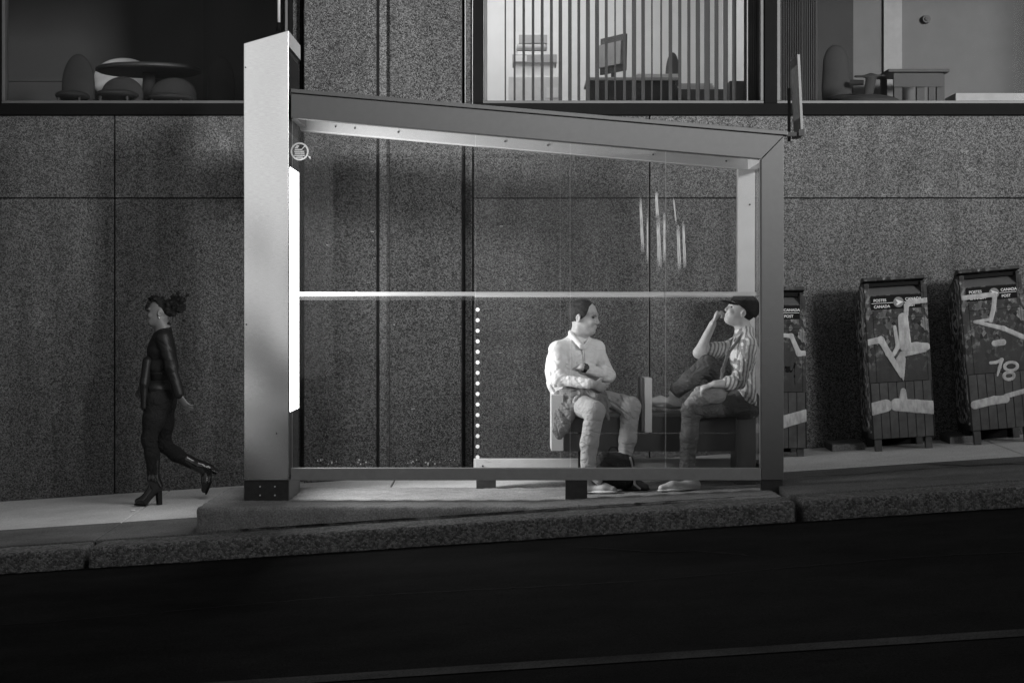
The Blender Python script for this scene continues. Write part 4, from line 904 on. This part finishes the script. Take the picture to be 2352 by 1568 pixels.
hand(s, RW, J(1392, 892, 15.52) - RW, (0.1, 0.9, 0.2), (0, 0, 1), 0.35); hand(s, LW, J(1304, 850, 15.74) - LW, (0, 0.25, -1), (0, 1, 0), 0.2)
s.path([WA, RH, RK, RA], [0.1, 0.08, 0.055, 0.038], 0.04); s.path([WA, LH, LK, LA], [0.1, 0.08, 0.055, 0.038], 0.04)
s.cap(RA, RA + V3(0.08, -0.03, -0.07), 0.036, 0.03); s.cap(LA, LA + V3(0.06, -0.03, -0.07), 0.036, 0.03)
man = s.build('person', M['skin'])
tag(man, 'seated man in a white shirt and light trousers with crossed arms', 'person')
eyes(P1, AX1, 1.12, man)
s = SDF(0.005); ax = AX1; k = 1.12
s.ell(P1(-0.018, 0.034), k * V3(0.104, 0.0815, 0.096), ax, 0.02)
s.cut(P1(0.048, 0.07), unit(AX1[0] - AX1[2] * 0.25)); s.lump(0.004, 45); s.cut(P1(-0.02, -0.03), unit(-AX1[2] + AX1[0] * 0.75)); s.cut(P1(0.03, 0.01), unit(AX1[0] - AX1[2] * 0.55)); s.lump(0.0025, 70)
s.build('hair', mat('short_dark_hair', 0.035, 0.7, 0, 0.6, 70, 0.6, 160, 0.004, spec=0.2), man)
M['shirt_w'] = cloth('white_shirt', 0.78, 0.05, 0.25)
s = SDF(0.006)
s.cap(RS, LS, 0.054, 0.053, 0.06); s.path([CH + fwd * 0.01, MID + fwd * 0.02, WA], [0.135, 0.140, 0.135], 0.06)
s.ell(CH + V3(0, 0.0, 0.02), V3(0.178, 0.118, 0.13), (sidev, fwd, (0, 0, 1)), 0.05); s.ell(MID, V3(0.185, 0.135, 0.15), (sidev, fwd, (0, 0, 1)), 0.05); s.ell(WA + V3(0, 0, -0.02), V3(0.17, 0.13, 0.09), (sidev, fwd, (0, 0, 1)), 0.05)
s.cap(NB, CH, 0.070, 0.12, 0.04); s.ell(J(1268, 850, 15.74), V3(0.055, 0.09, 0.16), None, 0.06)
s.path([RS, RE], [0.058, 0.056], 0.03); s.path([RE, RE * 0.12 + RW * 0.88], [0.055, 0.041], 0.03)
s.path([LS, LE], [0.056, 0.053], 0.03); s.path([LE, LE * 0.2 + LW * 0.8], [0.051, 0.038], 0.03)
s.cap(NB + V3(0, 0, -0.015), RS, 0.060, 0.052, 0.05).cap(NB + V3(0, 0, -0.015), LS, 0.060, 0.050, 0.05)
s.wr(RE, unit(RW - RS), 80, 0.006, 0.10).wr((RS + RE) / 2, unit(RE - RS) + V3(0.9, 0, 0), 60, 0.005, 0.12, 1).wr(LE, unit(LW - LS), 82, 0.006, 0.10, 2).wr(J(1325, 893, 15.64), (0.15, 0, 1), 85, 0.010, 0.15, 3).wr(J(1350, 825, 15.66), (0.95, 0, 0.25), 60, 0.008, 0.12, 1).wr((RE + RW) / 2, unit(RW - RE) + V3(0, 0, 1.0), 90, 0.008, 0.09, 2).wr(J(1270, 860, 15.7), (0.7, 0, 1), 70, 0.008, 0.15, 4)
s.cut(P1(-0.0, -0.090), AX1[2] + V3(0, 0, 0.4))
sh1 = s.build('shirt', M['shirt_w'], man)
s = SDF(0.005)
for a, b in ((J(1311, 768, 15.71), J(1336, 795, 15.60)), (J(1354, 784, 15.70), J(1345, 797, 15.61)), (J(1311, 764, 15.76), J(1335, 768, 15.84))): s.cap(a, b, 0.024, 0.022, 0.01, sq=(fwd, 0.45))
s.build('collar', M['shirt_w'], sh1) if False else link('collar', s.mesh('m'), M['shirt_w'], sh1)
s = SDF(0.004); s.path([J(1341, 803, 15.615), J(1343, 825, 15.61), J(1344, 838, 15.60)], [0.004, 0.004, 0.004], 0.004); link('placket', s.mesh('m'), mat('shirt_shadow_seam', 0.28, 0.9), sh1)
M['chino'] = cloth('light_chinos', 0.42, 0.1, 0.35)
s = SDF(0.006)
s.path([WA + V3(0, 0, -0.05), RH, RK], [0.12, 0.105, 0.078], 0.05); s.path([RK, RK * 0.45 + RA * 0.55 + V3(-0.012, 0.01, 0), RA + V3(0, 0, 0.0)], [0.076, 0.068, 0.056], 0.03)
s.path([WA + V3(0, 0, -0.05), LH, LK], [0.12, 0.105, 0.080], 0.05); s.path([LK, LK * 0.5 + LA * 0.5, LA + V3(0, 0, 0.13)], [0.076, 0.066, 0.058], 0.03)
s.cap(RH, LH, 0.10, None, 0.05)
s.wr(RK + V3(-0.03, 0, -0.05), (0.35, 0, 1), 70, 0.007, 0.08).wr(LK + V3(-0.10, 0, 0.02), (0.62, 0, 1), 80, 0.012, 0.15, 2).wr(RA + V3(0, 0, 0.07), (0.7, 0, 1), 85, 0.006, 0.08, 1).wr(LA + V3(0, 0, 0.2), (0.5, 0, 1), 75, 0.004, 0.10, 3).wr((RK + RA) / 2, (1, 0, 0.25), 50, 0.004, 0.16, 1)
s.build('trousers', M['chino'], man)
M['shoe_l'] = mat('pale_leather_shoe', 0.34, 0.55, 0, 0.15, 25, 0.1, 90); M['sole_l'] = mat('white_rubber_sole', 0.55, 0.7)
gp = lambda x, Y: 0.066 + max(0.0, (x - 0.2) * 0.045)
def foot_at(px, Y, px2, Y2): a = J(px, 0, Y); b = J(px2, 0, Y2); a[2] = gp(a[0], Y); b[2] = gp(b[0], Y2); return a, b
a, b = foot_at(1346, 15.36, 1416, 15.24); shoe('shoe', a, b, RA + V3(0, 0, -0.03), M['shoe_l'], man, M['sole_l'])
a, b = foot_at(1430, 15.52, 1490, 15.36); shoe('shoe', a, b, LA + V3(0, 0, -0.02), mat('shaded_shoe', 0.07, 0.5), man, M['f_dark'], r=0.038)  # far shoe of the pair, shade painted into its colour
# wrist watch
wd = unit(LW - LE); wc = LE * 0.08 + LW * 0.92 + V3(0, -0.0, 0)
o = MB().rod(wc - wd * 0.014, wc + wd * 0.012, 0.036, n=22).build('watch', M['rubber'], man, smooth=False)
n_ = unit(V3(0, -1, 0.25) - wd * (V3(0, -1, 0.25) @ wd)); mbw = MB().rod(wc + n_ * 0.031, wc + n_ * 0.043, 0.020, n=24); mbw.build('watch_case', M['f_dark'], o)
MB().rod(wc + n_ * 0.0433, wc + n_ * 0.045, 0.015, n=24).build('watch_face', mat('watch_glass', 0.03, 0.5), o)
# jacket over his lap
M['jacket'] = cloth('grey_jacket', 0.20, 0.15, 0.4)
s = SDF(0.006); q_ = ((0.25, -1, 0.2), 0.55)
s.path([J(1284, 912, 15.62), J(1312, 900, 15.57), J(1346, 897, 15.55), J(1380, 908, 15.60), J(1400, 932, 15.54)], [0.050, 0.058, 0.048, 0.042, 0.022], 0.03, sq=((0.4, -1, 0.4), 0.7))
for k, (P_, R_) in enumerate((
    (((1290, 912, 15.60), (1288, 950, 15.535), (1280, 985, 15.525), (1277, 1003, 15.535)), (0.050, 0.058, 0.045, 0.022)),
    (((1304, 908, 15.56), (1299, 945, 15.505), (1289, 980, 15.505), (1282, 1006, 15.52)), (0.052, 0.050, 0.036, 0.016)),
    (((1322, 905, 15.53), (1314, 935, 15.480), (1300, 968, 15.485), (1288, 1004, 15.51)), (0.050, 0.042, 0.030, 0.014)),
    (((1342, 903, 15.51), (1330, 920, 15.455), (1314, 950, 15.465), (1300, 990, 15.50)), (0.042, 0.032, 0.024, 0.012)),
    (((1352, 900, 15.51), (1372, 914, 15.455), (1390, 936, 15.43), (1398, 962, 15.44)), (0.036, 0.030, 0.022, 0.012)))):
    s.path([J(*p) for p in P_], R_, 0.02, sq=q_)
s.wr(J(1300, 945, 15.5), (1, 0, 0.5), 80, 0.006, 0.17).wr(J(1350, 903, 15.52), (0.3, 0, 1), 70, 0.006, 0.12, 2)
jk = s.build('draped_jacket', M['jacket']); tag(jk, 'grey jacket draped over the lap of the man in the white shirt', 'jacket')
# dark bag between his feet
s = SDF(0.008); M['bag'] = cloth('black_bag_fabric', 0.028, 0.3, 0.4, 0.7)
s.cap(J(1392, 1062, 15.46), J(1432, 1064, 15.48), 0.085, 0.085, 0.04).cap(J(1390, 1098, 15.45), J(1434, 1098, 15.46), 0.080, 0.085, 0.04).wr(J(1405, 1060, 15.4), (1, 0, 0.6), 50, 0.007, 0.15)
bg_ = s.build('backpack', M['bag']); bg_.location.z += 0.0
tag(bg_, 'black soft backpack standing on the ground between the seated man\'s feet', 'backpack')
s = SDF(0.004); s.path([J(1398, 1034, 15.40), J(1404, 1026, 15.40), J(1416, 1027, 15.40), J(1420, 1036, 15.40)], [0.006] * 4, 0.006); s.build('handle', M['bag'], bg_)
s = SDF(0.004); s.path([J(1448, 1050, 15.42), J(1456, 1085, 15.40), J(1458, 1112, 15.36), J(1470, 1122, 15.33)], [0.009] * 4, 0.006); s.build('strap', M['f_grey'], bg_)
M['shoe_w'] = mat('pale_canvas_shoe', 0.55, 0.7, 0, 0.12, 30, 0.1, 90)
# ---- young man with cap, sideways on the bench
OFF = -0.13
RS, LS = J(1690, 797, 15.90), J(1724, 797, 15.62)
LE, LW = J(1694, 878, 15.46), J(1642, 882, 15.42); RE, RW = J(1605, 810, 15.80), J(1637, 744, 15.78)
NB = J(1711, 764, 15.76); HC = J(1699, 715, 15.74); CH = J(1714, 820, 15.77); MID = J(1716, 870, 15.77); WA = J(1716, 912, 15.76)
RH, LH = J(1700, 918, 15.86), J(1710, 925, 15.67); RK, LK = J(1624, 838, 15.78), J(1588, 940, 15.50)
RA, LA = J(1548, 903, 15.76), J(1578, 1066, 15.45)
s = SDF(0.0055); f2 = unit((-0.90, -0.10, 0.40)); u2 = (0.40, 0, 0.90)
P2, AX2 = head(s, HC, f2, u2, 1.02)
s.cap(P2(-0.03, -0.06), NB, 0.054, 0.056, 0.03)
s.path([NB, CH, MID, WA], [0.065, 0.105, 0.105, 0.11], 0.05); s.cap(RS, LS, 0.045, None, 0.05)
s.path([RS, RE, RW], [0.045, 0.042, 0.028], 0.02); s.path([LS, LE, LW], [0.045, 0.042, 0.029], 0.02)
hand(s, RW, V3(0.28, -0.06, 0.75), (0.72, 0.0, -0.5), (0.2, 0.8, 0.2), 1.05, 0.95); hand(s, LW, V3(-0.95, -0.1, -0.25), (0, 0.2, -1), (0, 1, 0), 0.5)
s.path([WA, RH, RK, RA], [0.1, 0.085, 0.055, 0.038], 0.04); s.path([WA, LH, LK, LA], [0.1, 0.085, 0.055, 0.038], 0.04)
s.cap(RA, J(1552, 922, 15.76), 0.034, 0.028); s.cap(LA, J(1582, 1098, 15.44), 0.036, 0.03)
man2 = s.build('person', mat('pale_skin', 0.60, 0.5, 0, 0.06, 30))
tag(man2, 'young man in dark cap and striped shirt seated sideways, one foot on the bench', 'person')
eyes(P2, AX2, 1.02, man2)
s = SDF(0.005); s.ell(P2(-0.016, 0.03), 1.02 * V3(0.103, 0.080, 0.098), AX2, 0.02); s.cut(P2(-0.01, -0.02), unit(-AX2[2] + AX2[0] * 0.9)); s.cut(P2(-0.015, 0), unit(AX2[0])); s.cut(P2(0, -0.075), -AX2[2])
s.build('hair', M['hair'], man2)
M['cap'] = cloth('black_cap_fabric', 0.014, 0.2, 0.2)
s = SDF(0.005); s.ell(P2(-0.020, 0.046), V3(0.122, 0.097, 0.110), AX2, 0.02); s.cut(P2(0.02, 0.034), unit(-AX2[2] + AX2[0] * 0.22))
cap_o = s.build('cap', M['cap'], man2)
c0 = J(1690, 699, 15.74); bd = unit(J(1670, 693.5, 15.73) - c0); s = SDF(0.004); sv = AX2[1]
s.cap(c0, c0 + bd * 0.065, 0.072, 0.056, 0.01, sq=(np.cross(bd, sv), 0.20)); link('brim', s.mesh('m'), M['cap'], cap_o)
bt = P2(-0.020, 0.157); s = SDF(0.003); s.ell(bt, V3(0.008, 0.008, 0.006)); link('button', s.mesh('m'), M['f_grey'], cap_o)
tax = unit(CH - WA)
M['shirt_s'] = cloth('striped_shirt', 0.84, 0.06, 0.3, stripes=((0.87, 0.38, -0.30), 0.029, 0.40, 0.45))
s = SDF(0.006)
s.cap(RS, LS, 0.058, 0.060, 0.06); s.cap(NB + V3(0.006, 0, 0.015), CH, 0.068, 0.11, 0.04); s.cap(NB, RS, 0.062, 0.056, 0.05).cap(NB, LS, 0.062, 0.058, 0.05)
s.ell(CH, V3(0.125, 0.175, 0.14), None, 0.05); s.ell(MID, V3(0.125, 0.16, 0.14), None, 0.05); s.ell(WA + V3(0.018, 0, -0.05), V3(0.125, 0.160, 0.12), None, 0.05).ell(J(1718, 905, 15.70), V3(0.100, 0.175, 0.120), None, 0.09)
s.path([LS, LE * 0.95 + LS * 0.05], [0.068, 0.062], 0.04); s.cap(LE + V3(0.01, 0, 0.01), LE * 0.72 + LW * 0.28, 0.060, 0.056, 0.02)
s.path([RS, RS * 0.35 + RE * 0.65], [0.062, 0.060], 0.04); s.cap(RS * 0.45 + RE * 0.55, RS * 0.30 + RE * 0.70, 0.066, 0.064, 0.02)
s.wr(LE + V3(0, 0, 0.03), unit(LW - LS), 85, 0.010, 0.10).wr(LS, (0.5, 0.2, 1), 60, 0.007, 0.12, 1).wr(J(1698, 840, 15.62), (0.9, 0, 0.5), 65, 0.010, 0.16, 2).wr(J(1725, 905, 15.6), (0.75, 0, 0.7), 72, 0.010, 0.14, 3).wr(RS * 0.4 + RE * 0.6, (1, 0, 0.3), 90, 0.010, 0.10, 1)
s.cut(P2(-0.0, -0.092), AX2[2] * 0.9 + V3(0.0, 0, 0.5)); s.cut((1.865, 0, 0), (1, 0, 0))
sh2 = s.build('shirt', M['shirt_s'], man2)
s = SDF(0.005); s.cap(J(1690, 782, 15.67), J(1714, 762, 15.67), 0.018, 0.024, 0.01, sq=((0.3, -1, 0), 0.5)).cap(J(1714, 762, 15.68), J(1727, 760, 15.76), 0.024, 0.022, 0.01).cap(J(1690, 782, 15.68), J(1690, 776, 15.80), 0.016, 0.014, 0.01)
link('collar', s.mesh('m'), M['shirt_s'], sh2)
s = SDF(0.005); c_ = LE * 0.70 + LW * 0.30; dl = unit(LW - LE); s.cap(c_ - dl * 0.02, c_ + dl * 0.012, 0.060, 0.058, 0.01).wr(c_, dl + V3(0, 0, 0.6), 110, 0.006, 0.09); link('rolled_cuff', s.mesh('m'), M['shirt_s'], sh2)
M['denim'] = cloth('dark_denim', 0.13, 0.2, 0.45)
s = SDF(0.006)
s.path([WA + V3(0, 0, -0.06), LH, LK], [0.12, 0.100, 0.075], 0.05); s.path([LK, LK * 0.5 + LA * 0.5, LA + V3(0, 0, -0.02)], [0.073, 0.066, 0.060], 0.03)
s.path([RH, RK], [0.105, 0.078], 0.04); s.path([RK, RK * 0.5 + RA * 0.5, RA + unit(RK - RA) * 0.03], [0.074, 0.068, 0.058], 0.03); s.cap(LH, RH, 0.11, None, 0.05)
s.wr(LK, (0.6, 0, 0.8), 80, 0.010, 0.11).wr(RK + V3(0.05, 0, -0.05), (1, 0, 0.4), 70, 0.010, 0.13, 2).wr(LA + V3(0, 0, 0.12), (0.5, 0, 1), 85, 0.005, 0.10, 1).wr((LH + LK) / 2, (1, 0, 0.6), 60, 0.008, 0.14, 3).wr((RK + RA) / 2, (0.7, 0, 1), 70, 0.007, 0.12, 1)
s.build('trousers', M['denim'], man2)
a, b = foot_at(1598, 15.44, 1512, 15.36); shoe('shoe', a, b, LA + V3(0, 0, -0.05), M['shoe_w'], man2, M['sole_l'])
heel = J(1556, 938, 15.76); toe = J(1493, 926, 15.70); shoe('shoe', heel, toe, RA, M['shoe_w'], man2, M['sole_l'], floor_n=(0.1, -0.35, -1))
# shoulder bag in his lap with its strap
M['sbag'] = cloth('grey_bag_fabric', 0.32, 0.15, 0.4)
s = SDF(0.007); s.path([J(1650, 908, 15.46), J(1612, 908, 15.45), J(1584, 926, 15.46)], [0.060, 0.066, 0.040], 0.04, sq=((0, 1, 0.2), 0.8)).cap(J(1662, 896, 15.52), J(1618, 896, 15.52), 0.045, 0.045, 0.03).wr(J(1615, 905, 15.40), (0.8, 0, 0.6), 60, 0.007, 0.12)
sb = s.build('shoulder_bag', M['sbag']); tag(sb, 'soft grey shoulder bag in the lap of the man with the cap', 'bag')
s = SDF(0.005); s.path([J(1700, 775, 15.66), J(1672, 812, 15.635), J(1660, 850, 15.62), J(1655, 885, 15.55)], [0.014] * 4, 0.01, sq=((0.5, -1, 0.2), 0.4)); s.build('strap', M['sbag'], sb)
OFF = 0.0
# ---- walking woman in black leather
YW = 16.6
LSh, RSh = J(376, 776, 16.46), J(372, 776, 16.74); LEl, LWr = J(393, 842, 16.40), J(412, 907, 16.40); REl, RWr = J(356, 845, 16.80), J(340, 880, 16.82)
NB = J(374, 752, YW); HC = J(363, 717, YW); CH = J(371, 805, YW); MID = J(366, 850, YW); PEL = J(366, 905, YW)
LHp, RHp = J(364, 918, 16.54), J(374, 920, 16.67); LKn, RKn = J(342, 1008, 16.50), J(375, 1020, 16.70); LAn, RAn = J(351, 1098, 16.50), J(447, 1068, 16.70)
s = SDF(0.0055); f3 = unit((-0.98, -0.12, 0.06))
P3, AX3 = head(s, HC, f3, (0.05, 0, 1), 0.93)
s.cap(P3(-0.025, -0.06), NB, 0.045, 0.048, 0.03)
s.path([NB, CH, MID, PEL], [0.06, 0.095, 0.085, 0.11], 0.05); s.cap(LSh, RSh, 0.04, None, 0.04)
s.path([LSh, LEl, LWr], [0.04, 0.036, 0.024], 0.02); s.path([RSh, REl, RWr], [0.04, 0.036, 0.024], 0.02)
hand(s, LWr, V3(0.5, -0.05, -0.85), (0.35, 0.6, 0.3), (-1, 0, -0.3), 0.40, 0.92); hand(s, RWr, V3(-0.6, 0, -0.6), (0.3, -0.6, -0.3), (-0.5, 0, 1), 0.5, 0.92)
s.path([PEL, LHp, LKn, LAn], [0.1, 0.08, 0.052, 0.036], 0.04); s.path([PEL, RHp, RKn, RAn], [0.1, 0.08, 0.052, 0.036], 0.04)
s.cap(LAn, J(356, 1122, 16.5), 0.033, 0.03); s.cap(RAn, J(470, 1085, 16.7), 0.033, 0.03)
wom = s.build('person', M['skin_dark']); tag(wom, 'woman in black leather jacket and heeled boots walking to the left along the wall', 'person')
eyes(P3, AX3, 0.93, wom)
s = SDF(0.006); rr = random.Random(3)
s.ell(P3(-0.03, 0.055), 0.93 * V3(0.085, 0.075, 0.062), AX3, 0.02); s.ell(J(403, 700, YW), V3(0.066, 0.072, 0.060), None, 0.03); s.ell(J(385, 712, YW), V3(0.06, 0.06, 0.05), None, 0.03)
for k in range(110):
    c = J(403, 700, YW) + V3(rr.gauss(0, 0.040), rr.gauss(0, 0.042), rr.gauss(0, 0.036)); s.ell(c, V3(0.017, 0.017, 0.015) * rr.uniform(0.7, 1.3), None, 0.008)
for k in range(44):
    c = P3(rr.uniform(-0.06, 0.09), rr.uniform(0.075, 0.135), rr.uniform(-0.06, 0.06)); s.ell(c, V3(0.018, 0.016, 0.015) * rr.uniform(0.7, 1.25), None, 0.008)
for k in range(12):
    c = P3(rr.uniform(0.07, 0.10), rr.uniform(0.02, 0.08), rr.uniform(-0.05, 0.05)); s.ell(c, V3(0.013, 0.015, 0.016) * rr.uniform(0.7, 1.2), None, 0.008)
s.lump(0.003, 110); s.build('hair', M['hair'], wom)
s = SDF(0.003); s.ell(P3(-0.014, -0.045, -0.076 if AX3[1][1] > 0 else 0.076), V3(0.007, 0.006, 0.009)); s.build('earring', mat('silver', 0.7, 0.2, 0.9), wom)
M['leather'] = mat('black_leather', 0.008, 0.5, 0, 0.3, 18, 0.35, 30, 0.01, spec=0.3)
s = SDF(0.006)
s.cap(NB + V3(0.01, 0, -0.01), CH, 0.060, 0.115, 0.05); s.ell(CH, V3(0.100, 0.155, 0.13), None, 0.05); s.ell(MID + V3(0.012, 0, 0.0), V3(0.108, 0.140, 0.13), None, 0.05); s.ell(PEL + V3(-0.01, 0, 0.05), V3(0.125, 0.155, 0.09), None, 0.05)
s.ell(J(374, 840, YW), V3(0.128, 0.150, 0.10), None, 0.06); s.cap(LSh, RSh, 0.060, None, 0.05); s.path([LSh, LEl], [0.060, 0.050], 0.03); s.path([LEl, LEl * 0.06 + LWr * 0.94], [0.049, 0.046], 0.03); s.path([RSh, REl, RWr], [0.060, 0.050, 0.042], 0.03)
s.wr(LEl, unit(LWr - LSh), 60, 0.003, 0.10).wr(LSh, (0.8, 0, 0.8), 60, 0.005, 0.12, 2).wr(MID + V3(0, -0.1, 0), (0.6, 0, 1), 50, 0.006, 0.16, 1); s.cut(P3(0, -0.115), AX3[2] + V3(-0.5, 0, 0.2))
ja = s.build('jacket', M['leather'], wom)
s = SDF(0.005); s.cap(J(366, 758, YW), J(376, 750, YW), 0.048, 0.050, 0.03, sq=((-0.6, 0, 0.8), 0.6)).cap(J(377, 750, YW), J(381, 764, YW), 0.050, 0.056, 0.03); link('collar', s.mesh('m'), M['leather'], ja)
s = SDF(0.006); s.path([J(340, 830, 16.52), J(333, 880, 16.5), J(332, 935, 16.5)], [0.045, 0.040, 0.030], 0.02, sq=((0, 1, 0), 1.6)); s.cut(J(330, 944, YW), (0, 0, -1)); link('front_panel', s.mesh('m'), M['leather'], ja)
M['jeans_b'] = cloth('black_jeans', 0.013, 0.25, 0.3)
s = SDF(0.006)
s.path([PEL, LHp, LHp * 0.5 + LKn * 0.5, LKn], [0.118, 0.105, 0.083, 0.062], 0.05); s.path([LKn, LKn * 0.6 + LAn * 0.4 + V3(0.015, 0, 0), LAn], [0.060, 0.058, 0.042], 0.03)
s.path([PEL, RHp, RHp * 0.5 + RKn * 0.5, RKn], [0.118, 0.105, 0.083, 0.062], 0.05); s.path([RKn, RKn * 0.6 + RAn * 0.4 + V3(0, 0, -0.012), RAn], [0.060, 0.058, 0.042], 0.03)
s.wr(LKn, (0.3, 0, 1), 75, 0.003, 0.12).wr(RKn, (1, 0, 0.5), 75, 0.003, 0.12, 1).wr(LHp, (0.7, 0, 1), 60, 0.005, 0.14, 2); s.build('trousers', M['jeans_b'], wom)
M['boot'] = mat('polished_black_leather', 0.012, 0.18, 0, 0.2)
def boot(shaft_top, ankle, heelp, ball, toe, hb, parent):
    s = SDF(0.005); s.path([shaft_top, ankle], [0.050, 0.047], 0.02); s.path([ankle, heelp], [0.046, 0.036], 0.03); s.path([ankle * 0.5 + heelp * 0.5, ball, toe], [0.040, 0.036, 0.028], 0.03); s.cap(heelp, ball, 0.034, 0.030, 0.02)
    o = s.build('boot', M['boot'], parent); dn = unit(hb - heelp); MB().rod(heelp + dn * 0.02, hb, 0.030, 0.026, 4).build('heel', M['boot'], o, bevel=0.004)
    d = unit(toe - ball); s = SDF(0.005); s.cap(ball + dn * 0.030, toe + d * 0.01 + dn * 0.022, 0.034, 0.026, 0.01, sq=(dn, 0.35)); link('sole', s.mesh('m'), M['rubber'], o)
gw = lambda px, Y: J(px, 0, Y)[0]
zw = gz(gw(345, 16.5), 16.5)
hb = J(366, 0, 16.5); hb[2] = zw + 0.003; ball = J(330, 0, 16.48); ball[2] = zw + 0.040; toe = J(317, 0, 16.48); toe[2] = zw + 0.034
boot(J(353, 1052, 16.5), J(353, 1102, 16.5), J(364, 1118, 16.5), ball, toe, hb, wom)
boot(J(428, 1055, 16.7), J(456, 1070, 16.7), J(482, 1076, 16.7), J(474, 1108, 16.68), J(470, 1124, 16.68), J(500, 1084, 16.7), wom)
# scraps of paper on the sidewalk
for px, py, Y, lab in ((305, 0, 16.15, 'small crumpled white scrap on the sidewalk near the walking woman'),):
    c = J(px, py, Y); c[2] = gz(c[0], Y) + 0.008; s = SDF(0.004); s.ell(c, V3(0.022, 0.012, 0.008)); s.lump(0.003, 120); tag(s.build('paper_scrap', M['paper']), lab, 'paper scrap')
